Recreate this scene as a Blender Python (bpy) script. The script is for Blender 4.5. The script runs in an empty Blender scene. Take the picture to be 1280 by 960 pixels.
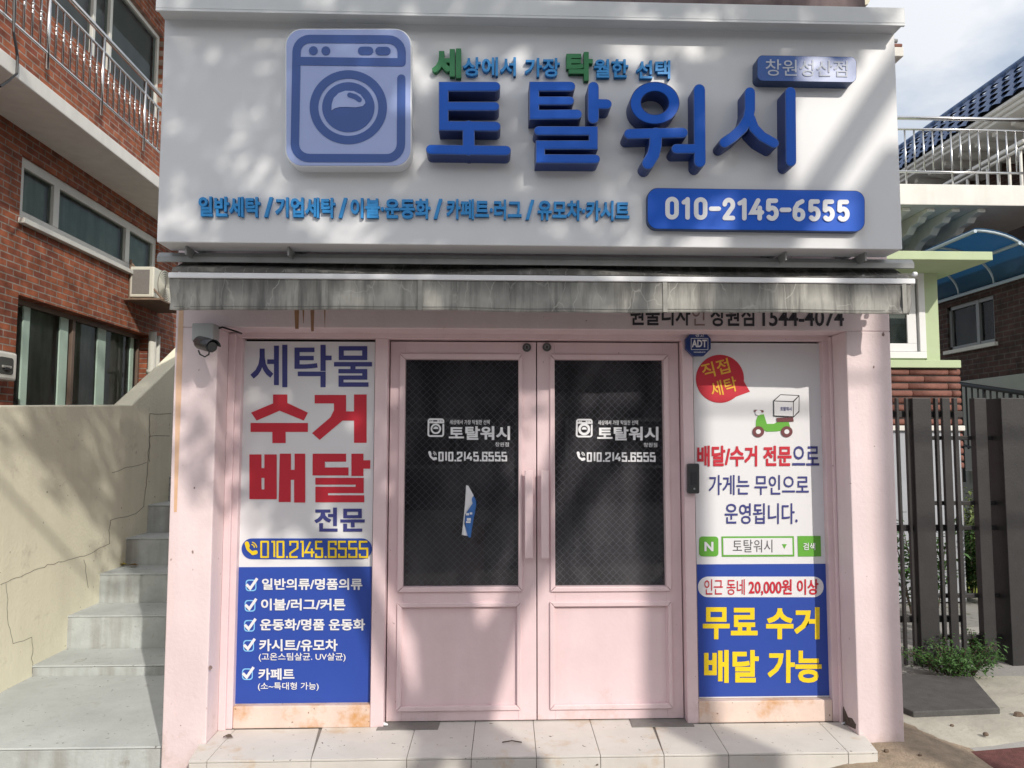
import bpy, math, random
from math import sin, cos, tan, pi, radians, sqrt, atan2, hypot
random.seed(7)
S = bpy.context.scene
COL = S.collection

# ------------------------------------------------------------------ camera, sky, sun, exposure
H = 1.70                                   # camera height over the street
F = 960.0 / 1280.0
CAM = (0.0, -4.30, H)
YAW, PITCH, ROLL = radians(2.03), radians(4.26), radians(0.05)
cd = bpy.data.cameras.new("camera"); cam = bpy.data.objects.new("camera", cd); COL.objects.link(cam)
cd.sensor_width = 36; cd.lens = 36 * F; cd.clip_start = 0.05; cd.clip_end = 2000
from mathutils import Matrix, Vector
_f = Vector((sin(YAW) * cos(PITCH), cos(YAW) * cos(PITCH), sin(PITCH)))
_r = Vector((cos(YAW), -sin(YAW), 0)); _u = _r.cross(_f)
_r2 = _r * cos(ROLL) + _u * sin(ROLL); _u2 = -_r * sin(ROLL) + _u * cos(ROLL)
_m = Matrix((_r2, _u2, -_f)).transposed().to_4x4(); _m.translation = Vector(CAM)
cam.matrix_world = _m
S.camera = cam

SUN = Vector((-0.5, 1.0, -0.69)).normalized()          # the way the light travels
sd = bpy.data.lights.new("sun", 'SUN'); sd.energy = 3.1; sd.angle = radians(0.53); sd.color = (1.0, 0.93, 0.83)
so = bpy.data.objects.new("sun", sd); COL.objects.link(so)
so.rotation_euler = SUN.to_track_quat('-Z', 'Y').to_euler(); so.location = (8, -16, 14)
W = bpy.data.worlds.new("World"); S.world = W; W.use_nodes = True
nt = W.node_tree; bg = nt.nodes['Background']
sky = nt.nodes.new('ShaderNodeTexSky'); sky.sky_type = 'NISHITA'; sky.sun_disc = False
sky.sun_elevation = math.asin(-SUN.z); sky.sun_rotation = atan2(-SUN.x, -SUN.y)
sky.air_density = 1.2; sky.dust_density = 1.5
tc = nt.nodes.new('ShaderNodeTexCoord'); mp = nt.nodes.new('ShaderNodeMapping'); mp.inputs['Scale'].default_value = (1.6, 1.6, 3.2)
nz = nt.nodes.new('ShaderNodeTexNoise'); nz.inputs['Scale'].default_value = 1.9; nz.inputs['Detail'].default_value = 7; nz.inputs['Roughness'].default_value = .55
rp = nt.nodes.new('ShaderNodeValToRGB'); rp.color_ramp.elements[0].position = .30; rp.color_ramp.elements[1].position = .62
mx = nt.nodes.new('ShaderNodeMix'); mx.data_type = 'RGBA'
# clouds are brighter on the side of the sun
dp = nt.nodes.new('ShaderNodeVectorMath'); dp.operation = 'DOT_PRODUCT'; dp.inputs[1].default_value = tuple(-SUN); nt.links.new(tc.outputs['Generated'], dp.inputs[0])
cm = nt.nodes.new('ShaderNodeMapRange'); cm.inputs[1].default_value = -.6; cm.inputs[2].default_value = .9; nt.links.new(dp.outputs['Value'], cm.inputs[0])
cc_ = nt.nodes.new('ShaderNodeMix'); cc_.data_type = 'RGBA'; cc_.inputs[6].default_value = (4.2, 4.5, 5.0, 1); cc_.inputs[7].default_value = (9.5, 9.4, 9.3, 1)
nt.links.new(cm.outputs[0], cc_.inputs[0]); nt.links.new(cc_.outputs[2], mx.inputs[7])
nt.links.new(tc.outputs['Generated'], mp.inputs[0]); nt.links.new(mp.outputs[0], nz.inputs['Vector'])
nt.links.new(nz.outputs['Fac'], rp.inputs[0]); nt.links.new(rp.outputs[0], mx.inputs[0])
nt.links.new(sky.outputs[0], mx.inputs[6]); nt.links.new(mx.outputs[2], bg.inputs[0])
bg.inputs[1].default_value = 0.15
S.view_settings.view_transform = 'Standard'; S.view_settings.look = 'None'
S.view_settings.exposure = 0.06; S.view_settings.gamma = 1
S.cycles.max_bounces = 8; S.cycles.use_denoising = True

# ------------------------------------------------------------------ helpers: photograph pixel -> point on a plane
def ray(px, py):
    return _r2 * ((px - 640) / 960) + _u2 * (-(py - 480) / 960) + _f
def at(px, py, Y):
    d = ray(px, py); t = (Y - CAM[1]) / d.y
    return (d.x * t, H + d.z * t)
def atx(px, py, X):
    d = ray(px, py); t = X / d.x
    return (CAM[1] + d.y * t, H + d.z * t)
def atz(px, py, Z):
    d = ray(px, py); t = (Z - H) / d.z
    return (d.x * t, CAM[1] + d.y * t)

# ------------------------------------------------------------------ helpers: materials
MATS = {}
def pm(name, col, rough=.6, var=.12, scale=4.0, bump=0.0, bscale=60, spec=.4, metal=0.0, stain=None, streak=0.0, coat=0.0, patch=None, speck=None, splash=None):
    """principled paint with a soft uneven tone, optional grain, drip streaks and a second stain colour"""
    if name in MATS: return MATS[name]
    m = bpy.data.materials.new(name); m.use_nodes = True; n = m.node_tree.nodes; l = m.node_tree.links
    b = n['Principled BSDF']; b.inputs['Roughness'].default_value = rough; b.inputs['Metallic'].default_value = metal
    b.inputs['Specular IOR Level'].default_value = spec; b.inputs['Coat Weight'].default_value = coat
    g = n.new('ShaderNodeNewGeometry'); out = None
    t = n.new('ShaderNodeTexNoise'); t.inputs['Scale'].default_value = scale; t.inputs['Detail'].default_value = 6; t.inputs['Roughness'].default_value = .62
    l.new(g.outputs['Position'], t.inputs['Vector'])
    mr = n.new('ShaderNodeMapRange'); mr.inputs[1].default_value = .28; mr.inputs[2].default_value = .72
    mr.inputs[3].default_value = 1 - var; mr.inputs[4].default_value = 1 + var * .6
    l.new(t.outputs['Fac'], mr.inputs[0])
    mu = n.new('ShaderNodeMix'); mu.data_type = 'RGBA'; mu.blend_type = 'MULTIPLY'; mu.inputs[0].default_value = 1
    mu.inputs[6].default_value = (*col, 1); l.new(mr.outputs[0], mu.inputs[7]); out = mu.outputs[2]
    if streak:
        mpn = n.new('ShaderNodeMapping'); mpn.inputs['Scale'].default_value = (8, 8, .7); l.new(g.outputs['Position'], mpn.inputs[0])
        t2 = n.new('ShaderNodeTexNoise'); t2.inputs['Scale'].default_value = 1.0; t2.inputs['Detail'].default_value = 5; l.new(mpn.outputs[0], t2.inputs['Vector'])
        r2 = n.new('ShaderNodeMapRange'); r2.inputs[1].default_value = .45; r2.inputs[2].default_value = .75; r2.inputs[3].default_value = 0; r2.inputs[4].default_value = streak
        l.new(t2.outputs['Fac'], r2.inputs[0])
        m2 = n.new('ShaderNodeMix'); m2.data_type = 'RGBA'; l.new(r2.outputs[0], m2.inputs[0]); l.new(out, m2.inputs[6])
        m2.inputs[7].default_value = (*(stain or [c * .4 for c in col]), 1); out = m2.outputs[2]
    if patch:
        pc, lo, hi, sc = patch
        t3 = n.new('ShaderNodeTexNoise'); t3.inputs['Scale'].default_value = sc; t3.inputs['Detail'].default_value = 8; t3.inputs['Roughness'].default_value = .7
        l.new(g.outputs['Position'], t3.inputs['Vector'])
        r3 = n.new('ShaderNodeMapRange'); r3.inputs[1].default_value = lo; r3.inputs[2].default_value = hi; l.new(t3.outputs['Fac'], r3.inputs[0])
        m3 = n.new('ShaderNodeMix'); m3.data_type = 'RGBA'; l.new(r3.outputs[0], m3.inputs[0]); l.new(out, m3.inputs[6]); m3.inputs[7].default_value = (*pc, 1); out = m3.outputs[2]
    if splash:
        pc, z0_, z1_, amt = splash
        s7 = n.new('ShaderNodeSeparateXYZ'); l.new(g.outputs['Position'], s7.inputs[0])
        t7 = n.new('ShaderNodeTexNoise'); t7.inputs['Scale'].default_value = 7; t7.inputs['Detail'].default_value = 8; t7.inputs['Roughness'].default_value = .75; l.new(g.outputs['Position'], t7.inputs['Vector'])
        h7 = n.new('ShaderNodeMapRange'); h7.inputs[1].default_value = z0_; h7.inputs[2].default_value = z1_; h7.inputs[3].default_value = .16; h7.inputs[4].default_value = -.22; l.new(s7.outputs['Z'], h7.inputs[0])
        a7 = n.new('ShaderNodeMath'); a7.operation = 'ADD'; l.new(t7.outputs['Fac'], a7.inputs[0]); l.new(h7.outputs[0], a7.inputs[1])
        r7 = n.new('ShaderNodeMapRange'); r7.inputs[1].default_value = .54; r7.inputs[2].default_value = .80; r7.inputs[4].default_value = amt; l.new(a7.outputs[0], r7.inputs[0])
        m7 = n.new('ShaderNodeMix'); m7.data_type = 'RGBA'; l.new(r7.outputs[0], m7.inputs[0]); l.new(out, m7.inputs[6]); m7.inputs[7].default_value = (*pc, 1); out = m7.outputs[2]
    if speck:
        pc, lo, hi, sc = speck
        t6 = n.new('ShaderNodeTexNoise'); t6.inputs['Scale'].default_value = sc; t6.inputs['Detail'].default_value = 2; l.new(g.outputs['Position'], t6.inputs['Vector'])
        r6 = n.new('ShaderNodeMapRange'); r6.inputs[1].default_value = lo; r6.inputs[2].default_value = hi; l.new(t6.outputs['Fac'], r6.inputs[0])
        m6 = n.new('ShaderNodeMix'); m6.data_type = 'RGBA'; l.new(r6.outputs[0], m6.inputs[0]); l.new(out, m6.inputs[6]); m6.inputs[7].default_value = (*pc, 1); out = m6.outputs[2]
    l.new(out, b.inputs['Base Color'])
    if bump:
        t4 = n.new('ShaderNodeTexNoise'); t4.inputs['Scale'].default_value = bscale; t4.inputs['Detail'].default_value = 5; l.new(g.outputs['Position'], t4.inputs['Vector'])
        bp = n.new('ShaderNodeBump'); bp.inputs['Strength'].default_value = bump; bp.inputs['Distance'].default_value = .01
        l.new(t4.outputs['Fac'], bp.inputs['Height']); l.new(bp.outputs[0], b.inputs['Normal'])
    MATS[name] = m; return m

def brick_mat(name, axes, c1, c2, mortar, bw=.20, bh=.062, ms=.007, dark=None):
    m = bpy.data.materials.new(name); m.use_nodes = True; n = m.node_tree.nodes; l = m.node_tree.links; b = n['Principled BSDF']
    g = n.new('ShaderNodeNewGeometry'); sp = n.new('ShaderNodeSeparateXYZ'); l.new(g.outputs['Position'], sp.inputs[0])
    cb = n.new('ShaderNodeCombineXYZ'); l.new(sp.outputs[axes[0]], cb.inputs[0]); l.new(sp.outputs[axes[1]], cb.inputs[1])
    bt = n.new('ShaderNodeTexBrick'); bt.inputs['Scale'].default_value = 1; bt.inputs['Brick Width'].default_value = bw; bt.inputs['Row Height'].default_value = bh
    bt.inputs['Mortar Size'].default_value = ms; bt.inputs['Mortar Smooth'].default_value = .25; bt.inputs['Bias'].default_value = -.1
    bt.inputs['Color1'].default_value = (*c1, 1); bt.inputs['Color2'].default_value = (*c2, 1); bt.inputs['Mortar'].default_value = (*mortar, 1)
    l.new(cb.outputs[0], bt.inputs['Vector'])
    t = n.new('ShaderNodeTexNoise'); t.inputs['Scale'].default_value = 9; t.inputs['Detail'].default_value = 6; l.new(g.outputs['Position'], t.inputs['Vector'])
    mr = n.new('ShaderNodeMapRange'); mr.inputs[1].default_value = .3; mr.inputs[2].default_value = .7; mr.inputs[3].default_value = .6; mr.inputs[4].default_value = 1.25; l.new(t.outputs['Fac'], mr.inputs[0])
    mu = n.new('ShaderNodeMix'); mu.data_type = 'RGBA'; mu.blend_type = 'MULTIPLY'; mu.inputs[0].default_value = 1
    l.new(bt.outputs['Color'], mu.inputs[6]); l.new(mr.outputs[0], mu.inputs[7]); l.new(mu.outputs[2], b.inputs['Base Color'])
    b.inputs['Roughness'].default_value = .85; b.inputs['Specular IOR Level'].default_value = .25
    bp = n.new('ShaderNodeBump'); bp.inputs['Strength'].default_value = .8; bp.inputs['Distance'].default_value = .012; bp.invert = True
    t5 = n.new('ShaderNodeMath'); t5.operation = 'MULTIPLY_ADD'; t5.inputs[1].default_value = .35
    l.new(t.outputs['Fac'], t5.inputs[0]); l.new(bt.outputs['Fac'], t5.inputs[2]); l.new(t5.outputs[0], bp.inputs['Height']); l.new(bp.outputs[0], b.inputs['Normal'])
    return m

def glass_mat(name, tint=(.75, .8, .8), refl=1.0, rough=0.0, dust_haze=.03):
    m = bpy.data.materials.new(name); m.use_nodes = True; n = m.node_tree.nodes; l = m.node_tree.links
    n.remove(n['Principled BSDF']); o = n['Material Output']
    tr = n.new('ShaderNodeBsdfTransparent'); tr.inputs[0].default_value = (*tint, 1)
    gl = n.new('ShaderNodeBsdfGlossy'); gl.inputs['Roughness'].default_value = rough; gl.inputs[0].default_value = (refl, refl, refl, 1)
    fr = n.new('ShaderNodeFresnel'); fr.inputs[0].default_value = 1.5
    di = n.new('ShaderNodeBsdfDiffuse'); di.inputs[0].default_value = (.6, .58, .62, 1); md = n.new('ShaderNodeMixShader'); md.inputs[0].default_value = dust_haze  # dust film with a grey haze painted in to lift the dark glass
    gg = n.new('ShaderNodeNewGeometry'); gm = n.new('ShaderNodeMapping'); gm.inputs['Scale'].default_value = (3.5, 3.5, 1.4); gn = n.new('ShaderNodeTexNoise'); gn.inputs['Scale'].default_value = 1.6; gn.inputs['Detail'].default_value = 7; gn.inputs['Roughness'].default_value = .65
    l.new(gg.outputs['Position'], gm.inputs[0]); l.new(gm.outputs[0], gn.inputs['Vector']); gr = n.new('ShaderNodeMapRange'); gr.inputs[1].default_value = .35; gr.inputs[2].default_value = .75; gr.inputs[3].default_value = dust_haze * .45; gr.inputs[4].default_value = dust_haze * 2.6; l.new(gn.outputs['Fac'], gr.inputs[0]); l.new(gr.outputs[0], md.inputs[0])
    l.new(tr.outputs[0], md.inputs[1]); l.new(di.outputs[0], md.inputs[2])
    ms = n.new('ShaderNodeMixShader'); l.new(fr.outputs[0], ms.inputs[0]); l.new(md.outputs[0], ms.inputs[1]); l.new(gl.outputs[0], ms.inputs[2]); l.new(ms.outputs[0], o.inputs[0])
    return m

# ------------------------------------------------------------------ helpers: meshes
WL = {}                                     # world position of every object's origin
class MB:
    def __init__(s): s.v = []; s.f = []; s.mi = []; s.cur = 0; s.marks = []
    def mark(s): s.marks.append((len(s.v), len(s.f)))
    def add(s, vs, fs):
        k = len(s.v); s.v += [tuple(p) for p in vs]; s.f += [tuple(i + k for i in f) for f in fs]; s.mi += [s.cur] * len(fs); return s
    def box(s, x0, x1, y0, y1, z0, z1):
        if x0 > x1: x0, x1 = x1, x0
        if y0 > y1: y0, y1 = y1, y0
        if z0 > z1: z0, z1 = z1, z0
        return s.add([(x0, y0, z0), (x1, y0, z0), (x1, y1, z0), (x0, y1, z0), (x0, y0, z1), (x1, y0, z1), (x1, y1, z1), (x0, y1, z1)],
                     [(0, 3, 2, 1), (4, 5, 6, 7), (0, 1, 5, 4), (1, 2, 6, 5), (2, 3, 7, 6), (3, 0, 4, 7)])
    def hexa(s, bot, top):                  # two loops of four points
        return s.add(list(bot) + list(top), [(0, 3, 2, 1), (4, 5, 6, 7), (0, 1, 5, 4), (1, 2, 6, 5), (2, 3, 7, 6), (3, 0, 4, 7)])
    def prism(s, poly, y0, y1):             # polygon in x,z pushed from y0 (front) to y1
        n = len(poly); a = sum(poly[i][0] * poly[(i + 1) % n][1] - poly[(i + 1) % n][0] * poly[i][1] for i in range(n))
        if a < 0: poly = poly[::-1]
        vs = [(x, y0, z) for x, z in poly] + [(x, y1, z) for x, z in poly]
        return s.add(vs, [tuple(range(n)), tuple(range(2 * n - 1, n - 1, -1))] + [((i + 1) % n, i, i + n, (i + 1) % n + n) for i in range(n)])
    def prismx(s, poly, x0, x1):            # polygon in y,z pushed along x
        n = len(poly); a = sum(poly[i][0] * poly[(i + 1) % n][1] - poly[(i + 1) % n][0] * poly[i][1] for i in range(n))
        if a < 0: poly = poly[::-1]
        vs = [(x1, y, z) for y, z in poly] + [(x0, y, z) for y, z in poly]
        return s.add(vs, [tuple(range(n)), tuple(range(2 * n - 1, n - 1, -1))] + [((i + 1) % n, i, i + n, (i + 1) % n + n) for i in range(n)])
    def prismz(s, poly, z0, z1):
        n = len(poly); a = sum(poly[i][0] * poly[(i + 1) % n][1] - poly[(i + 1) % n][0] * poly[i][1] for i in range(n))
        if a < 0: poly = poly[::-1]
        vs = [(x, y, z1) for x, y in poly] + [(x, y, z0) for x, y in poly]
        return s.add(vs, [tuple(range(n)), tuple(range(2 * n - 1, n - 1, -1))] + [((i + 1) % n, i, i + n, (i + 1) % n + n) for i in range(n)])
    def tube(s, pts, r, n=8, taper=None):
        pts = [Vector(p) for p in pts]; rings = []
        up = None
        for i, p in enumerate(pts):
            d = (pts[min(i + 1, len(pts) - 1)] - pts[max(i - 1, 0)]).normalized()
            a = d.cross(Vector((0, 0, 1)) if abs(d.z) < .9 else Vector((1, 0, 0))).normalized()
            if up is not None and a.dot(up) < 0: a = -a
            up = a; b = d.cross(a).normalized()
            rr = r if taper is None else taper[i]
            rings.append([p + (a * cos(2 * pi * k / n) + b * sin(2 * pi * k / n)) * rr for k in range(n)])
        vs = [v for q in rings for v in q]; fs = []
        for i in range(len(pts) - 1):
            for k in range(n):
                fs.append((i * n + k, i * n + (k + 1) % n, (i + 1) * n + (k + 1) % n, (i + 1) * n + k))
        fs.append(tuple(range(n - 1, -1, -1))); fs.append(tuple((len(pts) - 1) * n + k for k in range(n)))
        return s.add(vs, fs)
    def build(s, name, mat, parent=None, bevel=0, smooth=False, loc=None):
        if name == 'lettering' and s.marks:
            cuts = sorted(set([(0, 0)] + s.marks)) + [(len(s.v), len(s.f))]; parts = []
            for (v0, f0), (v1, f1) in zip(cuts, cuts[1:]):
                if f1 > f0:
                    q = MB(); q.v = s.v[v0:v1]; q.f = [tuple(i - v0 for i in f) for f in s.f[f0:f1]]; q.mi = s.mi[f0:f1]; parts.append(q.build(name, mat, parent, bevel, smooth, loc))
            return parts[0]
        me = bpy.data.meshes.new(name)
        L = Vector(WL[parent.name]) if parent else Vector(loc or (0, 0, 0))
        me.from_pydata([(v[0] - L.x, v[1] - L.y, v[2] - L.z) for v in s.v], [], s.f)
        mats = mat if isinstance(mat, (list, tuple)) else [mat]
        for q in mats: me.materials.append(q)
        if len(mats) > 1: me.polygons.foreach_set('material_index', s.mi)
        me.update()
        o = bpy.data.objects.new(name, me); COL.objects.link(o)
        if parent: o.parent = parent; WL[o.name] = tuple(L)
        else: o.location = L; WL[o.name] = tuple(L)
        if bevel:
            b = o.modifiers.new('bevel', 'BEVEL'); b.width = bevel; b.segments = 2; b.limit_method = 'ANGLE'; b.angle_limit = radians(40)
        if smooth:
            me.polygons.foreach_set('use_smooth', [True] * len(me.polygons))
        return o
def tag(o, label=None, cat=None, group=None, kind=None):
    if label: o['label'] = label
    if cat: o['category'] = cat
    if group: o['group'] = group
    if kind: o['kind'] = kind
    return o
def thing(name, loc, label, cat, group=None):
    o = bpy.data.objects.new(name, None); COL.objects.link(o); o.location = loc; o.empty_display_size = .1; WL[o.name] = tuple(loc)
    return tag(o, label, cat, group)
def rrect(x0, z0, x1, z1, r, n=6):
    if x0 > x1: x0, x1 = x1, x0
    if z0 > z1: z0, z1 = z1, z0
    r = min(r, (x1 - x0) / 2 - 1e-5, (z1 - z0) / 2 - 1e-5); p = []
    for cx, cz, a in ((x1 - r, z1 - r, 0), (x0 + r, z1 - r, 90), (x0 + r, z0 + r, 180), (x1 - r, z0 + r, 270)):
        for k in range(n + 1):
            t = radians(a + 90 * k / n); p.append((cx + r * cos(t), cz + r * sin(t)))
    return p
def ribbon(pts, w, cap='round', n=7):
    """outline of a stroke of width w along pts"""
    k = len(pts); L = []; R = []
    for i in range(k):
        if i == 0: d0 = d1 = (pts[1][0] - pts[0][0], pts[1][1] - pts[0][1])
        elif i == k - 1: d0 = d1 = (pts[i][0] - pts[i - 1][0], pts[i][1] - pts[i - 1][1])
        else: d0 = (pts[i][0] - pts[i - 1][0], pts[i][1] - pts[i - 1][1]); d1 = (pts[i + 1][0] - pts[i][0], pts[i + 1][1] - pts[i][1])
        u0 = (d0[0] / hypot(*d0), d0[1] / hypot(*d0)); u1 = (d1[0] / hypot(*d1), d1[1] / hypot(*d1))
        nx, ny = -(u0[1] + u1[1]), u0[0] + u1[0]; q = hypot(nx, ny) or 1; nx /= q; ny /= q
        c = max(.35, nx * -u0[1] + ny * u0[0]); h = w / 2 / c
        L.append((pts[i][0] + nx * h, pts[i][1] + ny * h)); R.append((pts[i][0] - nx * h, pts[i][1] - ny * h))
    if cap != 'round': return L + R[::-1]
    def capo(c, a, sgn):
        return [(c[0] + w / 2 * cos(a - sgn * pi * j / n), c[1] + w / 2 * sin(a - sgn * pi * j / n)) for j in range(1, n)]
    ae = atan2(L[-1][1] - pts[-1][1], L[-1][0] - pts[-1][0]); as_ = atan2(R[0][1] - pts[0][1], R[0][0] - pts[0][0])
    return L + capo(pts[-1], ae, 1) + R[::-1] + capo(pts[0], as_, 1)
def arc(cx, cy, rx, ry, a0, a1, n=8):
    return [(cx + rx * cos(radians(a0 + (a1 - a0) * i / n)), cy + ry * sin(radians(a0 + (a1 - a0) * i / n))) for i in range(n + 1)]
def pxpoly(pts, Y): return [at(x, y, Y) for x, y in pts]

# ------------------------------------------------------------------ writing: every string becomes a flat mesh once
TXT = [
 ('세', .02, 1), ('상에서', .018, 1), ('가장', .018, 1), ('탁', .02, 1), ('월한', .018, 1), ('선택', .018, 1),
 ('일반세탁', .02, 1), ('기업세탁', .02, 1), ('이불·운동화', .02, 1), ('카페트·러그', .02, 1), ('유모차·카시트', .02, 1), ('/', .02, 1),
 ('창원성산점', .004, 0), ('세탁물', .016, 0), ('수거', .022, 0), ('배달', .022, 0), ('전문', .018, 0),
 ('일반의류/명품의류', .015, 0), ('이불/러그/커튼', .015, 0), ('운동화/명품 운동화', .015, 0), ('카시트/유모차', .015, 0), ('카페트', .015, 0),
 ('(고온스팀살균. UV살균)', .006, 0), ('(소~특대형 가능)', .006, 0),
 ('직접', .012, 0), ('세탁', .012, 0), ('배달/수거 전문', .014, 0), ('으로', .006, 0), ('가게는 무인으로', .004, 0), ('운영됩니다.', .004, 0),
 ('토탈워시', .0, 0), ('토탈워시', .02, 0), ('검색', .012, 0), ('N', .04, 0), ('인근 동네', .0, 0), ('20,000원 이상', .018, 0), ('무료', .02, 0), ('가능', .02, 0),
 ('원불디자', .022, 0), ('인', .0, 0), ('창원점', .022, 0), ('1544-4074', .018, 0), ('창원점', .01, 0),
 ('세상에서 가장 탁월한 선택', .012, 0), ('ADT', .02, 0), ('경고', .012, 0), ('www.adt.co.kr', .012, 0),
]
TM = {}
def make_texts():
    tmp = []
    for s, off, ext in TXT:
        c = bpy.data.curves.new('t', 'FONT'); c.body = s; c.offset = off; c.resolution_u = 3; c.extrude = .05 if ext else 0
        o = bpy.data.objects.new('t', c); COL.objects.link(o); tmp.append((s, off, o, c))
    dg = bpy.context.evaluated_depsgraph_get()
    for s, off, o, c in tmp:
        ev = o.evaluated_get(dg); me = ev.to_mesh()
        TM[(s, off)] = ([tuple(v.co) for v in me.vertices], [tuple(p.vertices) for p in me.polygons]); ev.to_mesh_clear()
    for s, off, o, c in tmp: bpy.data.objects.remove(o); bpy.data.curves.remove(c)
make_texts()
def T(mb, s, off, box, Y, bold=0.0, depth=0.0, slant=(0, 0), rot=0.0):
    """lay string s into the pixel box on the plane Y; slant = extra px drop of the right end (top, bottom)"""
    mb.mark(); v, f = TM[(s, off)]
    x0, y0, x1, y1 = box
    C = [at(x0, y0, Y), at(x1, y0 + slant[0], Y), at(x0, y1, Y), at(x1, y1 + slant[1], Y)]
    a0 = min(p[0] for p in v) - bold; a1 = max(p[0] for p in v) + bold; b0 = min(p[1] for p in v) - bold; b1 = max(p[1] for p in v) + bold
    shifts = [(0, 0)] if not bold else [(0, 0), (bold, bold), (-bold, bold), (bold, -bold), (-bold, -bold), (bold, 0), (-bold, 0), (0, bold), (0, -bold)]
    for k, (sx, sy) in enumerate(shifts):
        out = []
        for p in v:
            u = (p[0] + sx - a0) / (a1 - a0); w = (p[1] + sy - b0) / (b1 - b0)
            if rot:
                asp = (a1 - a0) / (b1 - b0); uu = (u - .5) * asp; ww = w - .5
                uu, ww = uu * cos(rot) - ww * sin(rot), uu * sin(rot) + ww * cos(rot); u = uu / asp + .5; w = ww + .5
            tx = C[0][0] * (1 - u) + C[1][0] * u; bx_ = C[2][0] * (1 - u) + C[3][0] * u
            tz = C[0][1] * (1 - u) + C[1][1] * u; bz = C[2][1] * (1 - u) + C[3][1] * u
            yy = Y - k * .00015 + ((.05 - p[2]) / .1 * depth if depth else 0)
            out.append((tx * w + bx_ * (1 - w), yy, tz * w + bz * (1 - w)))
        mb.add(out, f)
    return mb
# stroke numerals: cell 0..1 wide, 0..1.8 high (y down)
def glyph(ch, style):
    W_, Hh = 1.0, 1.8
    if style == 'round':
        r = .5
        if ch == '0': return [arc(.5, .5, .5, .5, 180, 360) + arc(.5, 1.3, .5, .5, 0, 180) + [(0, .5)]]
        if ch == '1': return [[(.15, .30), (.62, .06)], [(.62, 0), (.62, 1.8)]]
        if ch == '2': return [arc(.5, .48, .5, .48, 185, 390, 12) + [(.06, 1.72)], [(0, 1.8), (1, 1.8)]]
        if ch == '4': return [[(.62, 0), (0, 1.2), (1.0, 1.2)], [(.78, .75), (.78, 1.8)]]
        if ch == '5': return [[(.92, 0), (.1, 0)], [(.08, .04), (.04, .84)], arc(.48, 1.26, .52, .54, 225, 495, 16)]
        if ch == '6': return [[(.72, 0)] + arc(.6, 1.2, .6, .9, 250, 185, 5) + arc(.5, 1.28, .5, .52, 180, -180, 16)]
        if ch == '-': return [[(0, .9), (1, .9)]]
    else:
        if ch == '0': return [[(0, 0), (1, 0), (1, 1.8), (0, 1.8), (0, 0)]]
        if ch == '1': return [[(.15, 0), (.62, 0), (.62, 1.8)]]
        if ch == '2': return [[(0, .45), (0, 0), (1, 0), (1, .75), (0, 1.35), (0, 1.8), (1, 1.8)]]
        if ch == '4': return [[(.6, 0), (0, 1.25), (1.08, 1.25)], [(.78, .8), (.78, 1.8)]]
        if ch == '5': return [[(1, 0), (0, 0), (0, .8), (1, .8), (1, 1.8), (0, 1.8), (0, 1.4)]]
        if ch == '6': return [[(1, .4), (1, 0), (0, 0), (0, 1.8), (1, 1.8), (1, .8)], [(0, .8), (1, .8)]]
        if ch == '.': return [[(.3, 1.74), (.62, 1.74)]]
def band(mb, outer, inner, y0, y1):
    n = len(outer); vs = []
    for a_, b_ in zip(outer, inner): vs += [(a_[0], y0, a_[1]), (b_[0], y0, b_[1]), (a_[0], y1, a_[1]), (b_[0], y1, b_[1])]
    fs = []
    for i in range(n):
        p = i * 4; q = ((i + 1) % n) * 4
        fs += [(p, p + 1, q + 1, q), (p, q, q + 2, p + 2), (p + 1, p + 3, q + 3, q + 1), (p + 2, q + 2, q + 3, p + 3)]
    mb.add(vs, fs)
def numerals(mb, cells, Y, style, wpx, y1=None):
    """cells: (char, x0, x1, ytop, ybottom) in px, outer edges; wpx the stroke width"""
    k = 0; mb.mark(); ye = y1 if y1 is not None else Y + .001
    for ch, x0, x1, yt, yb in cells:
        h = wpx / 2
        if ch == '.': mb.prism(pxpoly([((x0 + x1) / 2 - h * 1.05, yb - wpx), ((x0 + x1) / 2 + h * 1.05, yb - wpx), ((x0 + x1) / 2 + h * 1.05, yb), ((x0 + x1) / 2 - h * 1.05, yb)], Y), Y, ye); continue
        if ch == '0':
            rr_ = (x1 - x0) / 2 if style == 'round' else wpx * .45
            band(mb, pxpoly(rrect(x0, yt, x1, yb, rr_, 6), Y), pxpoly(rrect(x0 + wpx, yt + wpx, x1 - wpx, yb - wpx, max(.2, rr_ - wpx), 6), Y), Y, ye); continue
        if ch == '6' and style == 'round':
            m0 = yt + (yb - yt) * .40; rr_ = (x1 - x0) / 2
            band(mb, pxpoly(rrect(x0, m0, x1, yb, rr_, 6), Y), pxpoly(rrect(x0 + wpx, m0 + wpx * .9, x1 - wpx, yb - wpx * .9, max(.2, rr_ - wpx), 6), Y), Y, ye)
            mb.prism(pxpoly(ribbon([(x1 - h * 1.35, yt + h), (x0 + (x1 - x0) * .42, yt + (yb - yt) * .20), (x0 + h * 1.15, yt + (yb - yt) * .42), (x0 + h, yb - rr_)], wpx), Y), Y - .0002, ye); continue
        for st in glyph(ch, style):
            q = [(x0 + h + p[0] * (x1 - x0 - 2 * h), yt + h + p[1] / 1.8 * (yb - yt - 2 * h)) for p in st]
            if ch == '1': q = [(x0 + h + (p[0] - .15) / .47 * (x1 - x0 - 2 * h), b) for p, (a, b) in zip(st, q)]
            mb.prism(pxpoly(ribbon(q, wpx, 'round' if style == 'round' else 'flat'), Y), Y - k * .0002, (y1 if y1 is not None else Y + .001)); k += 1
    return mb

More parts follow.
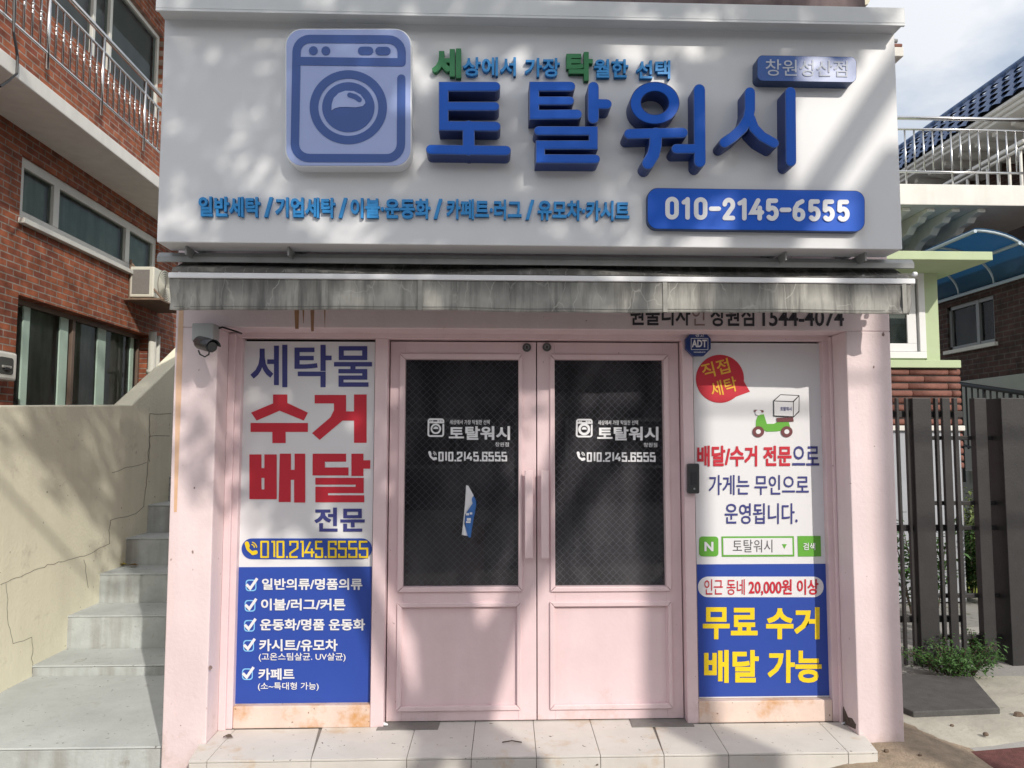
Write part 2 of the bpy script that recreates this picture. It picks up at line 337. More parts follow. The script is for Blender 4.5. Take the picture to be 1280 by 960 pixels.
# ------------------------------------------------------------------ materials
M_pink = pm('pink_paint', (.755, .63, .645), .6, .09, 2.2, bump=.16, bscale=55, streak=.22, stain=(.58, .42, .38), speck=((.40, .29, .26), .75, .79, 30), splash=((.42, .32, .26), .05, .55, .6))
M_pinkdoor = pm('pink_door_paint', (.75, .585, .61), .46, .07, 4, bump=.10, bscale=38, streak=.20, stain=(.60, .42, .40), patch=((.48, .32, .26), .68, .80, 16), speck=((.34, .23, .21), .755, .79, 40), splash=((.48, .34, .28), .08, .50, .55))
M_rust = pm('rust_stained_pink', (.66, .50, .44), .6, .1, 5, bump=.12, streak=.75, stain=(.42, .17, .05))
M_sill = pm('rust_stained_sill', (.72, .57, .50), .6, .12, 6, bump=.1, patch=((.55, .28, .10), .49, .68, 4), speck=((.25, .15, .09), .70, .75, 40))
M_white = pm('sign_white', (.65, .66, .685), .42, .035, 1.3, streak=.06, stain=(.50, .51, .53))
M_hood = pm('sign_hood_white', (.57, .59, .61), .45, .04, 2, streak=.15, stain=(.40, .41, .42))
M_blueface = pm('blue_letter_face', (.006, .095, .50), .30, .05, 5, spec=.22)
M_blueside = pm('blue_letter_side', (.010, .035, .17), .4, .05, 5)
M_rim = pm('letter_rim', (.10, .17, .40), .3, .05, 5)
M_sky = pm('light_blue_letter', (.025, .25, .60), .45, .06, 6)
M_green = pm('green_letter', (.03, .20, .075), .45, .06, 6)
M_plateblue = pm('phone_plate_blue', (.006, .095, .54), .36, .04, 4, spec=.25)
M_branch = pm('branch_plate_blue', (.02, .09, .33), .30, .05, 4, spec=.6)
M_plateside = pm('plate_side_navy', (.02, .05, .14), .4)
M_acryl = pm('acrylic_face', (.33, .40, .68), .22, .04, 3, spec=.4)  # pale blue base colour has the sky reflection painted in
M_acrylside = pm('acrylic_side', (.72, .74, .76), .35, .04, 3)
M_logo = pm('logo_blue', (.035, .085, .30), .3, .05, 3)
M_print = pm('print_white', (.74, .745, .77), .45, .02, 2)
M_navy = pm('print_navy', (.05, .055, .22), .45, .03, 2)
M_red = pm('print_red', (.55, .025, .045), .45, .04, 2)
M_pblue = pm('print_blue', (.028, .072, .37), .42, .04, 3)
M_yellow = pm('print_yellow', (.85, .62, .02), .45, .03, 2)
M_orange = pm('print_orange', (.80, .45, .05), .45, .03, 2)
M_cyan = pm('print_cyan', (.22, .52, .85), .45, .03, 2)
M_lime = pm('print_lime', (.13, .40, .05), .45, .03, 2)
M_maroon = pm('print_maroon', (.16, .05, .055), .45, .03, 2)
M_black = pm('print_black', (.03, .03, .035), .5, .05, 2)
M_wgrey = pm('weathered_lettering', (.045, .04, .05), .6, .2, 30)
M_fade = pm('faded_lettering', (.30, .19, .18), .6, .3, 40)
M_lett = pm('frosted_film', (.80, .81, .84), .5, .05, 8)
M_alu = pm('aluminium', (.62, .63, .65), .32, .06, 10, metal=.8)
M_aluw = pm('white_metal_bar', (.78, .79, .82), .3, .04, 6)
M_galv = pm('grey_sheet_metal', (.33, .34, .34), .45, .12, 6, metal=.3, streak=.25)
M_darkm = pm('dark_metal', (.035, .036, .04), .45, .1, 8)
M_dark = pm('dark_gap', (.03, .022, .024), .8)
M_stain = pm('grimy_wall', (.16, .12, .12), .8, .35, 7, streak=.7, stain=(.05, .04, .045))
M_cream = pm('cream_render', (.83, .81, .645), .85, .10, 1.6, bump=.30, bscale=45, streak=.22, stain=(.60, .57, .45), patch=((.52, .49, .39), .60, .78, 3.2), speck=((.30, .28, .22), .73, .77, 26))
M_conc = pm('grey_painted_concrete', (.47, .50, .50), .75, .16, 4, bump=.25, bscale=45, patch=((.30, .30, .27), .58, .74, 8), speck=((.14, .14, .13), .70, .74, 34))
M_riser = pm('stained_riser', (.44, .47, .47), .75, .2, 6, bump=.28, bscale=50, streak=.9, stain=(.21, .19, .165), patch=((.26, .24, .21), .60, .72, 11))
M_tile = pm('porcelain_tile', (.64, .62, .58), .5, .10, 5, bump=.08, bscale=30, patch=((.52, .36, .20), .58, .78, 3.4), speck=((.10, .08, .06), .71, .75, 42))
M_grout = pm('grout', (.22, .20, .18), .9)
M_slabw = pm('white_slab_paint', (.70, .69, .65), .7, .08, 3, bump=.1, streak=.18, stain=(.35, .33, .30))
M_soffit = pm('soffit_paint', (.66, .64, .58), .8, .12, 3, bump=.1)
M_steel = pm('stainless_steel', (.60, .60, .60), .22, .08, 14, metal=1.0)
M_winframe = pm('pale_window_frame', (.60, .60, .56), .5, .06, 5)
M_woodframe = pm('brown_window_frame', (.16, .115, .09), .5, .1, 9)
M_mint = pm('mint_sash', (.42, .56, .48), .5, .08, 8)
M_curt = pm('dark_interior_blind', (.25, .33, .27), .7, .25, 6, streak=.9, stain=(.10, .15, .115))
M_acw = pm('ac_cream', (.62, .62, .54), .45, .05, 6)
M_acd = pm('ac_fin_grey', (.20, .19, .18), .6, .2, 60)
M_rusty = pm('rusty_angle', (.20, .14, .10), .7, .3, 18)
M_gate = pm('charcoal_gate', (.033, .032, .033), .5, .18, 9, bump=.12, bscale=70)
M_greenp = pm('pale_green_paint', (.44, .53, .33), .65, .07, 4, bump=.06)
M_pvc = pm('white_window_frame', (.74, .75, .76), .35, .03, 5)
M_hoseb = pm('long_brick', (.20, .085, .065), .75, .3, 12, bump=.3, bscale=60)
M_mortar = pm('dark_mortar', (.10, .09, .085), .9, .2, 20)
M_rtile = pm('blue_roof_tile', (.065, .115, .24), .35, .18, 7)
M_blk = pm('black_rail', (.02, .02, .022), .45)
M_asph = pm('asphalt', (.075, .075, .078), .85, .25, 9, bump=.5, bscale=160)
M_ramp = pm('dark_ramp_slab', (.085, .082, .08), .8, .25, 12, bump=.35, bscale=110)
M_apron = pm('rough_concrete_apron', (.42, .40, .34), .85, .2, 5, bump=.45, bscale=35, patch=((.20, .18, .14), .60, .75, 11))
M_redp = pm('red_paving', (.15, .058, .052), .9, .35, 30, bump=.6, bscale=150)
M_sand = pm('sandy_soil', (.33, .26, .19), .95, .3, 16, bump=.8, bscale=90, patch=((.10, .07, .05), .62, .72, 45))
M_bark = pm('bark', (.10, .075, .055), .9, .3, 12, bump=.8, bscale=30)
M_leaf = pm('tree_leaf', (.045, .085, .02), .55, .35, 3)
M_weed = pm('weed_leaf', (.055, .13, .03), .55, .35, 20)
M_weed2 = pm('pale_plant_leaf', (.14, .19, .06), .55, .35, 20)
M_pole = pm('concrete_pole', (.36, .35, .33), .85, .12, 4, bump=.2)
M_opp = pm('opposite_render', (.11, .095, .085), .85, .2, 1.5)
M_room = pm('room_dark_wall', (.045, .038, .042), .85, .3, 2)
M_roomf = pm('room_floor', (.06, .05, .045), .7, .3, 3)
G_door = glass_mat('door_glass', (.55, .56, .60), .9, dust_haze=.035)
G_win = glass_mat('window_glass', (.78, .88, .84), .35)
G_teal = glass_mat('teal_window_glass', (.20, .42, .40), 1.0)
B_orange = brick_mat('orange_brick', (1, 2), (.34, .11, .055), (.20, .062, .042), (.30, .25, .21))
B_dark = brick_mat('brown_brick', (1, 2), (.085, .045, .036), (.055, .032, .028), (.10, .085, .075), .21, .07, .009)
B_front = brick_mat('dark_grey_brick', (0, 2), (.06, .05, .05), (.04, .035, .035), (.08, .07, .07), .21, .07, .009)

def valance_mat():
    m = bpy.data.materials.new('grimy_awning_cloth'); m.use_nodes = True; n = m.node_tree.nodes; l = m.node_tree.links; b = n['Principled BSDF']
    g = n.new('ShaderNodeNewGeometry')
    def noise(scale, sc, d=6):
        mp_ = n.new('ShaderNodeMapping'); mp_.inputs['Scale'].default_value = sc; l.new(g.outputs['Position'], mp_.inputs[0])
        t = n.new('ShaderNodeTexNoise'); t.inputs['Scale'].default_value = scale; t.inputs['Detail'].default_value = d; t.inputs['Roughness'].default_value = .6; l.new(mp_.outputs[0], t.inputs['Vector']); return t.outputs['Fac']
    def mix(a, bcol, fac, lo, hi, amt=1.0):
        r = n.new('ShaderNodeMapRange'); r.inputs[1].default_value = lo; r.inputs[2].default_value = hi; r.inputs[4].default_value = amt; l.new(fac, r.inputs[0])
        q = n.new('ShaderNodeMix'); q.data_type = 'RGBA'; l.new(r.outputs[0], q.inputs[0])
        if isinstance(a, tuple): q.inputs[6].default_value = (*a, 1)
        else: l.new(a, q.inputs[6])
        q.inputs[7].default_value = (*bcol, 1); return q.outputs[2]
    c = mix((.42, .41, .375), (.20, .197, .19), noise(1, (2.6, 2.6, 1.8)), .38, .66)
    c = mix(c, (.06, .06, .06), noise(1, (15, 15, 1.0)), .48, .70, .85)
    c = mix(c, (.07, .07, .07), noise(1, (34, 34, 2.4)), .60, .78, .7)
    sz = n.new('ShaderNodeSeparateXYZ'); l.new(g.outputs['Position'], sz.inputs[0])
    hz = n.new('ShaderNodeMapRange'); hz.inputs[1].default_value = ZV0; hz.inputs[2].default_value = ZV1; l.new(sz.outputs['Z'], hz.inputs[0])
    hm = n.new('ShaderNodeMath'); hm.operation = 'MULTIPLY'; l.new(hz.outputs[0], hm.inputs[0]); l.new(noise(1, (11, 11, 1.5)), hm.inputs[1])
    c = mix(c, (.085, .083, .08), hm.outputs[0], .22, .56, .85)
    vo = n.new('ShaderNodeTexVoronoi'); vo.feature = 'DISTANCE_TO_EDGE'; vo.inputs['Scale'].default_value = 1
    mpv = n.new('ShaderNodeMapping'); mpv.inputs['Scale'].default_value = (17, 2, 5.5); l.new(g.outputs['Position'], mpv.inputs[0])
    dn = n.new('ShaderNodeTexNoise'); dn.inputs['Scale'].default_value = 14; l.new(g.outputs['Position'], dn.inputs['Vector'])
    ad = n.new('ShaderNodeMix'); ad.data_type = 'VECTOR'; ad.inputs[0].default_value = .35; l.new(mpv.outputs[0], ad.inputs[4]); l.new(dn.outputs['Color'], ad.inputs[5])
    l.new(ad.outputs[1], vo.inputs['Vector'])
    ic = n.new('ShaderNodeMapRange'); ic.inputs[1].default_value = 0; ic.inputs[2].default_value = .022; ic.inputs[3].default_value = 1; ic.inputs[4].default_value = 0; l.new(vo.outputs['Distance'], ic.inputs[0])
    ms = n.new('ShaderNodeMath'); ms.operation = 'MULTIPLY'; l.new(ic.outputs[0], ms.inputs[0])
    g2 = n.new('ShaderNodeMapRange'); g2.inputs[1].default_value = .40; g2.inputs[2].default_value = .56; l.new(noise(1, (7, 7, 3), 3), g2.inputs[0]); l.new(g2.outputs[0], ms.inputs[1])
    c = mix(c, (.52, .51, .47), ms.outputs[0], 0, 1, .5)
    l.new(c, b.inputs['Base Color']); b.inputs['Roughness'].default_value = .75; b.inputs['Specular IOR Level'].default_value = .3
    bp = n.new('ShaderNodeBump'); bp.inputs['Strength'].default_value = .35; bp.inputs['Distance'].default_value = .012
    l.new(noise(1, (22, 22, 5)), bp.inputs['Height']); l.new(bp.outputs[0], b.inputs['Normal'])
    return m
ZV1 = at(640, 349, -.45)[1]; ZV0 = at(640, 389, -.45)[1]
M_val = valance_mat()

# ------------------------------------------------------------------ the ground
def gz(x): return .03 * max(-3, min(4, x)) - .0       # the street climbs a little to the right
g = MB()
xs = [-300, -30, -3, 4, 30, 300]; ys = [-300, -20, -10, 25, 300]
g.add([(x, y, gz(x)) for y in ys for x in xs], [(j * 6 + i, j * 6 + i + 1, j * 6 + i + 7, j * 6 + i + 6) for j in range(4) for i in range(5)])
tag(g.build('street', pm('bounce_street', (.36, .35, .33), .85, .2, 1.2, bump=.3)), kind='structure')  # unseen street, lightened beyond asphalt to bounce light onto the shop front
# red paving strip along the shop fronts
g = MB(); X_ = [-9, -3, 0, 4, 12]
yb = {-9: -.5, -3: -.48, 0: -.45, 4: -.12, 12: .3}
g.add([(x, -1.5, gz(x) + .008) for x in X_] + [(x, yb[x], gz(x) + .008) for x in X_], [(i, i + 1, i + 6, i + 5) for i in range(4)])
tag(g.build('pavement', M_redp), kind='structure')
# sandy soil washed against the pillar
g = MB(); n_ = 26; m_ = 12; vs = []
p0 = atz(985, 950, .06); 
for j in range(m_ + 1):
    for i in range(n_ + 1):
        u = i / n_; v = j / m_
        x = 1.55 + u * 1.05; y = -.62 + v * .62 + .10 * u
        e = min(u, 1 - u, v * 1.6) * 4; e = max(0, min(1, e))
        vs.append((x, y, gz(x) + .012 * e - .004 + e * (.030 + .02 * v) + .006 * random.random() * e))
g.add(vs, [(j * (n_ + 1) + i, j * (n_ + 1) + i + 1, (j + 1) * (n_ + 1) + i + 1, (j + 1) * (n_ + 1) + i) for j in range(m_) for i in range(n_)])
tag(g.build('soil', M_sand, smooth=True), kind='structure')
# concrete apron in front of the gate
def zp(px, py, z): 
    x, y = atz(px, py, z); return (x, y, z)
ap = [(1133, 925), (1160, 934), (1200, 936), (1240, 935), (1300, 930)]
apb = [(1120, 872), (1160, 845), (1205, 845), (1250, 845), (1300, 845)]
g = MB(); rows = []
for k in range(9):
    t = k / 8
    for a_, b_ in zip(ap, apb):
        px = a_[0] * (1 - t) + b_[0] * t; py = a_[1] * (1 - t) + b_[1] * t
        z = .085 + .035 * min(1, t * 3) + .006 * random.random()
        if k == 0: z = .075
        rows.append(zp(px, py, z))
g.add(rows, [(k * 5 + i, k * 5 + i + 1, k * 5 + i + 6, k * 5 + i + 5) for k in range(8) for i in range(4)])
tag(g.build('concrete_apron_ground', M_apron, smooth=True), kind='structure')
# yard behind the gate
g = MB(); g.add([(2.4, .9, .10), (7, .9, .10), (7, 9, .22), (2.4, 9, .22)], [(0, 1, 2, 3)])
tag(g.build('yard_ground', pm('yard_concrete', (.30, .295, .28), .85, .25, 3, bump=.3, patch=((.09, .10, .04), .55, .66, 9)), None), kind='structure')

# ------------------------------------------------------------------ the pink shop
FR = 0.0                                   # window frames and plinths
PF = -0.19                                 # pillar fronts and lintel
LF = 0.065                                 # door leaves
PO = 0.045                                 # posters
FLOOR = at(640, 902, LF)[1]                # tiled step level
XL = at(203, 900, PF)[0]; XR = at(1130, 900, PF)[0]
XJL = at(257.5, 925, PF)[0]; XJR = at(1073, 912, PF)[0]
ZL = at(640, 411.5, PF)[1]                 # underside of the lintel
shop = thing('shop_building', (0.2, 0, 0), 'small pink painted laundry shop with double doors between two square pillars', 'shop')
ZT = H + 2.75
w = MB()
w.box(XL, XJL, PF, 6, -.1, ZL); w.box(XJR, XR, PF, 6, -.1, ZL); w.box(XL, XR, PF, .22, ZL, ZT - .9)
w.build('wall', M_pink, shop, bevel=.006)
w = MB(); w.box(XL + .05, XR - .05, PF + .05, 6, ZT - .9, ZT); w.build('upper_wall', M_stain, shop)
w = MB(); w.box(XL + .06, XL + .16, PF - .002, PF + .001, FLOOR + 1.2, ZL + .14)
for px_, py0, py1 in ((224, 392, 560),):
    a = at(219, 392, PF); b = at(231, 392, PF)
w = MB(); w.prism([at(223.8, 388, PF), at(229.5, 388, PF), at(227.5, 470, PF), at(221, 640, PF), at(217.5, 640, PF), at(220, 470, PF)], PF - .0012, PF + .004)
w.build('rust_streak', pm('rust_drip', (.70, .47, .33), .7, .15, 12, streak=.9, stain=(.62, .36, .17)), shop)
for a_, b_, c_ in ((368, 374, 414), (378, 380.5, 407), (388, 393, 417), (405, 407, 413)):
    w = MB(); w.prism([at(a_, 386, PF), at(b_, 386, PF), at(b_ - 1, c_ - 3, PF), at(a_ + 1, c_ - 3, PF)], PF - .0012, PF + .004)
    w.build('rust_streak', pm('rust_run', (.36, .19, .10), .8, .3, 14, streak=.5, stain=(.45, .27, .22)), shop)
# frame sections round the openings
fx = [at(x, 650, FR)[0] for x in (276, 297, 466, 482.5, 856, 869.5, 1034.5, 1052)]
ZB = [at(380, 425.5, FR)[1], at(380, 880, PO)[1]]
w = MB()
zt = at(640, 424, FR)[1]
w.box(XJL, XJR, FR, .2, zt, ZL + .01)                        # head
w.box(XJL, fx[1], FR + .001, .2, FLOOR, zt); w.box(fx[2], fx[3], FR + .001, .2, FLOOR, zt)
w.box(fx[4], fx[5], FR + .001, .2, FLOOR, zt); w.box(fx[6], XJR, FR + .001, .2, FLOOR, zt)
w.build('frame', M_pinkdoor, shop, bevel=.004)
zs = at(960, 876, FR + .0)[1]
for a_, b_ in ((fx[1], fx[2]), (fx[5], fx[6])):
    s_ = MB(); s_.box(a_ + .001, b_ - .001, FR + .003, .2, FLOOR, zs); s_.build('sill', M_sill, shop, bevel=.006)
    s_ = MB(); s_.box(a_ + .001, b_ - .001, PO + .03, .19, zs, zt); s_.build('window_backing', M_dark, shop)
# two broken-off mouldings inside the recess
for x0, x1 in ((XJL + .0005, fx[1] - .03), (fx[6] + .03, XJR - .0005)):
    s_ = MB(); s_.box(x0, x1, FR - .022, FR + .002, FLOOR, zt + .02); s_.build('jamb_moulding', M_pinkdoor, shop, bevel=.004)
# floor strips under the doors
for a_, b_ in ((476, 551), (788, 864)):
    x0 = at(a_, 905, LF)[0]; x1 = at(b_, 905, LF)[0]
    s_ = MB(); s_.hexa([(x0 - .012, FR - .045, FLOOR), (x1 - .01, FR - .045, FLOOR), (x1, LF + .05, FLOOR), (x0, LF + .05, FLOOR)],
                       [(x0 - .010, FR - .044, FLOOR + .004), (x1 - .012, FR - .044, FLOOR + .004), (x1, LF + .05, FLOOR + .006), (x0, LF + .05, FLOOR + .006)])
    s_.build('floor_hinge_plate', pm('worn_plate', (.20, .19, .18), .6, .2, 20), shop)
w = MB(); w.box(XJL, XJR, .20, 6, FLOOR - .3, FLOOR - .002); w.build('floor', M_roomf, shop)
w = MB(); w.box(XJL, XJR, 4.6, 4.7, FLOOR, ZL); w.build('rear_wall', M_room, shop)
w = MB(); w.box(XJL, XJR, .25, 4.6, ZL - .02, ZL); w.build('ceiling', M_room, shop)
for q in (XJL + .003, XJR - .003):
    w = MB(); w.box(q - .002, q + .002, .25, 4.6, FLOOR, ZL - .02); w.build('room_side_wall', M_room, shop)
w = MB(); w.box(XL, XR, PF, 6, ZT, ZT + .12); w.build('roof', M_slabw, shop)
w = MB(); w.box(XL + .01, XR - .01, 5.9, 5.99, 0, ZT); w.build('back_wall', M_pink, shop)
# upper balcony and eave that show above and beside the sign
xr_ = at(1091, 4, .45)[0]; zb_ = at(1040, 7.5, .45)[1]
prof = [(XL + .6, zb_), (xr_ - .10, zb_), (xr_ - .03, zb_ + .02), (xr_, zb_ + .08), (xr_, zb_ + .4), (XL + .6, zb_ + .4)]
w = MB(); w.prism(prof, .45, 3.0); w.build('upper_balcony', pm('cream_balcony', (.62, .58, .46), .7, .08, 3), shop)
w = MB(); w.tube([(at(980, 3, .40)[0], .40, at(980, 3.5, .40)[1]), (at(1036, 6, .40)[0], .40, at(1036, 6, .40)[1])], .006); w.build('balcony_pipe', M_blk, shop)
ez = lambda y: at(1120, y, .9)[1]
xe = at(1129.5, 60, .9)[0]
w = MB(); w.box(XR - .1, xe, .9, 5, ez(70), ez(58.5)); w.prism([(XR - .1, ez(71)), (xe - .01, ez(71)), (XR + .28, ez(80)), (XR - .1, ez(80))], .95, 5)
w.build('eave_slab', M_slabw, shop, bevel=.004)
for k, (ya, yb_, mt_) in enumerate(((57.5, 52, M_hoseb), (51, 46, M_galv), (45, 38, M_darkm))):
    w = MB(); w.tube([(xe - .03 * k, .93, (ez(ya) + ez(yb_)) / 2), (XR - .1, .93, (ez(ya) + ez(yb_)) / 2)], (ez(yb_) - ez(ya)) / 2, 10)
    w.build('roof_tile_end', mt_, shop, smooth=True)

bp_ = [(365, 370), (380, 412), (420, 398), (435, 345), (460, 400), (482, 452), (520, 462), (560, 525), (556, 572), (480, 537), (380, 482)]
w = MB(); q_ = [atx(1000 + x / 8, 840 + y / 8, XJR - .0005) for x, y in bp_]; w.prismx(q_, XJR - .002, XJR + .003); w.build('broken_plaster', pm('broken_plaster', (.10, .075, .065), .95, .5, 40, bump=.8, bscale=60), shop)
for k, (px_, py_, r_) in enumerate(((1104, 418, .010), (1092, 459, .006), (601 - 360, 690, .007), (263, 835, .010), (243, 610, .005))):
    Y_ = PF; x, z = at(px_, py_, Y_); w = MB(); w.prism([(x + r_ * (.6 + .4 * random.random()) * cos(2 * pi * i / 9), z + r_ * 1.6 * (.5 + .5 * random.random()) * sin(2 * pi * i / 9)) for i in range(9)], Y_ - .0012, Y_ + .003); w.build('paint_chip', pm('bare_plaster', (.26, .19, .17), .9, .3, 40), shop)
# old lettering on the lintel, half hidden by the awning
w = MB(); Yt = PF - .0025
T(w, '원불디자', .022, (788, 380, 863, 407), Yt); T(w, '창원점', .022, (888, 380.5, 943, 408), Yt); T(w, '1544-4074', .018, (953, 386, 1055, 408), Yt)
w.build('lettering', M_wgrey, shop)
w = MB(); T(w, '인', .0, (865, 381, 881, 407), Yt); w.build('lettering', M_fade, shop)

# ------------------------------------------------------------------ doors
def logo_strokes(s, ox, oy, wpx):
    q = lambda p: (ox + p[0] * s, oy + p[1] * s)
    path = [(776, 375), (774, 765)] + arc(690, 765, 84, 88, 0, 90, 6)[1:] + [(225, 852)] + arc(225, 768, 88, 84, 90, 180, 6)[1:] + [(147, 225)] + arc(227, 217, 80, 80, 180, 270, 6) + [(690, 140)] + arc(698, 220, 80, 80, 270, 360, 6)[1:] + [(778, 276)]
    st = [ribbon([q(p) for p in path], wpx), ribbon([q((778, 278)), q((150, 270))], wpx)]
    for a_ in ((248, 208), (323, 209)): st.append([q(p) for p in arc(a_[0], a_[1], 27, 27, 0, 345, 14)])
    st.append(ribbon([q((540, 209)), q((583, 209))], 50 * s)); st.append(ribbon([q((645, 210)), q((687, 210))], 50 * s))
    return st, q
def ringband(mb, c, ro, ri, Y, depth, n=40, el=1.0):
    """flat ring, px"""
    for k in range(n):
        a0 = 2 * pi * k / n; a1 = 2 * pi * (k + 1) / n
        mb.prism(pxpoly([(c[0] + ro * cos(a0), c[1] + ro * el * sin(a0)), (c[0] + ro * cos(a1), c[1] + ro * el * sin(a1)), (c[0] + ri * cos(a1), c[1] + ri * el * sin(a1)), (c[0] + ri * cos(a0), c[1] + ri * el * sin(a0))], Y), Y, Y + depth)
def ring(mb, c, ro, ri, Y0, depth, n=48):
    """one ring mesh, px radii (rx,ry)"""
    vs = []; fs = []
    for k in range(n):
        a_ = 2 * pi * k / n
        for r_ in (ro, ri):
            x, z = at(c[0] + r_[0] * cos(a_), c[1] + r_[1] * sin(a_), Y0)
            vs += [(x, Y0, z), (x, Y0 + depth, z)]
    for k in range(n):
        a_ = k * 4; b_ = ((k + 1) % n) * 4
        fs += [(a_, a_ + 2, b_ + 2, b_), (a_, b_, b_ + 1, a_ + 1), (a_ + 2, a_ + 3, b_ + 3, b_ + 2), (a_ + 1, b_ + 1, b_ + 3, a_ + 3)]
    mb.add(vs, fs)
WMESH = pm('steel_wire', (.68, .68, .70), .4, .1, 5)
def phone_icon(mb, x, y, s, Y):
    """handset: a thick bent bar with two ends, plus sound arcs"""
    mb.mark()
    c = [(x + s * .16, y + s * .10)] + arc(x + s * .75, y + s * .18, s * .62, s * .66, 180, 90, 7) + [(x + s * .82, y + s * .86)]
    mb.prism(pxpoly(ribbon(c, s * .24), Y), Y, Y + .001)
    mb.prism(pxpoly(ribbon([(x + s * .13, y + s * .08), (x + s * .20, y + s * .30)], s * .34), Y), Y - .0003, Y + .001)
    mb.prism(pxpoly(ribbon([(x + s * .62, y + s * .86), (x + s * .84, y + s * .80)], s * .34), Y), Y - .0006, Y + .001)
    for r_ in (.26, .44):
        mb.prism(pxpoly(ribbon(arc(x + s * .48, y + s * .42, s * r_, s * r_, -75, -5, 5), s * .09), Y), Y - .0009, Y + .001)
def door(xa, xb, gx, gyt, gyb, trim, pan, pin, hx, lock, lx, lettering_x, label):
    """px sizes of one leaf: outer x, glass, lower panel; hx handle centre"""
    d = bpy.data.objects.new('door', None); COL.objects.link(d); d.parent = shop; d.empty_display_size = .1; WL[d.name] = WL[shop.name]
    d['label'] = label
    x0, x1 = xa, xb; z0 = FLOOR + .008; z1 = zt - .008
    G0 = at(gx[0], gyt, LF); G1 = at(gx[1], gyb, LF)
    w = MB()
    w.box(x0, G0[0], LF, LF + .05, z0, z1); w.box(G1[0], x1, LF, LF + .05, z0, z1)
    w.box(G0[0], G1[0], LF, LF + .05, G0[1], z1)
    P0 = at(pan[0], pan[1], LF); P1 = at(pan[2], pan[3], LF)
    w.box(G0[0], G1[0], LF, LF + .05, P0[1] - .02, G1[1]); w.box(G0[0], G1[0], LF, LF + .05, z0, P1[1] + .02)
    w.build('door_leaf', M_pinkdoor, d, bevel=.002)
    # mouldings round glass and panel, mitred
    def mould(a, b, c, e, yf, name):           # outer rect a..b, inner c..e  (x,z)
        for o_, i_ in (((a[0], a[1], b[0], a[1]), (c[0], c[1], e[0], c[1])), ((a[0], b[1], b[0], b[1]), (c[0], e[1], e[0], e[1])),
                       ((a[0], a[1], a[0], b[1]), (c[0], c[1], c[0], e[1])), ((b[0], a[1], b[0], b[1]), (e[0], c[1], e[0], e[1]))):
            m2 = MB(); pts = [(o_[0], o_[1]), (o_[2], o_[3]), (i_[2], i_[3]), (i_[0], i_[1])]
            cx = sum(p[0] for p in pts) / 4; cz = sum(p[1] for p in pts) / 4
            m2.prism([(p[0] + (cx - p[0]) * .003, p[1] + (cz - p[1]) * .003) for p in pts], yf, LF + .03); m2.build(name, M_pinkdoor, d, bevel=.004)
    A = at(trim[0], trim[1], LF); B = at(trim[2], trim[3], LF)
    mould(A, B, G0, G1, LF - .014, 'glass_bead')
    q0 = at(pin[0], pin[1], LF); q1 = at(pin[2], pin[3], LF)
    mould(P0, P1, q0, q1, LF - .014, 'panel_moulding')
    w = MB(); w.box(q0[0] - .03, q1[0] + .03, LF + .010, LF + .04, q1[1] - .03, q0[1] + .03); w.build('kick_panel', M_pinkdoor, d)
    YG = LF + .030
    w = MB(); w.box(G0[0] - .01, G1[0] + .01, YG, YG + .006, G1[1] - .01, G0[1] + .01); pane = w.build('glass_pane', G_door, d)
    # wires inside the pane
    w = MB(); xA, xB, zA, zB = G0[0], G1[0], G1[1], G0[1]; sp = .0405; hw = .0013
    for sg in (1, -1):
        k0 = int((-(zB - zA) - .1) / sp)
        for k in range(k0, int((xB - xA + zB - zA) / sp) + 2):
            xs_ = xA + k * sp; pts = []
            # x = xs_ + s*(z - zA) (sg=1) or mirrored
            lo = max(0, -(xs_ - xA)); hi = min(zB - zA, xB - xs_)
            if hi - lo < .01: continue
            pa = (xs_ + lo, zA + lo); pb = (xs_ + hi, zA + hi)
            if sg < 0: pa = (xA + xB - pa[0], pa[1]); pb = (xA + xB - pb[0], pb[1])
            ux = hw * .7; uz = -hw * .7 * sg
            w.add([(pa[0] + ux, YG + .0075 - (.0004 if sg > 0 else 0), pa[1] + uz), (pb[0] + ux, YG + .0075 - (.0004 if sg > 0 else 0), pb[1] + uz), (pb[0] - ux, YG + .0075 - (.0004 if sg > 0 else 0), pb[1] - uz), (pa[0] - ux, YG + .0075 - (.0004 if sg > 0 else 0), pa[1] - uz)], [(0, 1, 2, 3)])
    w.build('wire_mesh', WMESH, d)
    # handle bar on two stand-offs
    h0 = at(hx - 5, 588, LF - .05); h1 = at(hx + 5, 697.5, LF - .05)
    w = MB(); w.box(h0[0], h1[0], LF - .062, LF - .044, h1[1], h0[1])
    w.box(h0[0] + .008, h1[0] - .008, LF - .046, LF + .003, h0[1] - .16, h0[1] - .13); w.box(h0[0] + .008, h1[0] - .008, LF - .046, LF + .003, h1[1] + .13, h1[1] + .16)
    w.build('handle', M_pinkdoor, d, bevel=.003)
    lc = at(lock[0], lock[1], LF); w = MB()
    w.tube([(lc[0], LF - .010, lc[1]), (lc[0], LF + .004, lc[1])], .025, 24); lk = w.build('lock', pm('lock_steel', (.16, .16, .165), .35, .2, 60, metal=.6), d, bevel=.002)
    w = MB(); w.tube([(lc[0], LF - .013, lc[1]), (lc[0], LF - .009, lc[1])], .015, 20); w.build('cylinder', pm('lock_core', (.30, .30, .30), .3, .1, 30, metal=.8), lk)
    w = MB(); w.box(lc[0] - .0035, lc[0] + .0035, LF - .0138, LF - .0125, lc[1] - .008, lc[1] + .008); w.build('keyhole', M_black, lk)
    # white film lettering on the glass
    L = MB(); Yg = YG - .002; ox, oy = lettering_x
    sc = 22.5 / 765; st, q = logo_strokes(sc, ox - 108 * sc, oy - 110 * sc, 2.2)
    for k, p in enumerate(st): L.prism(pxpoly(p, Yg), Yg - k * .0002, Yg + .001)
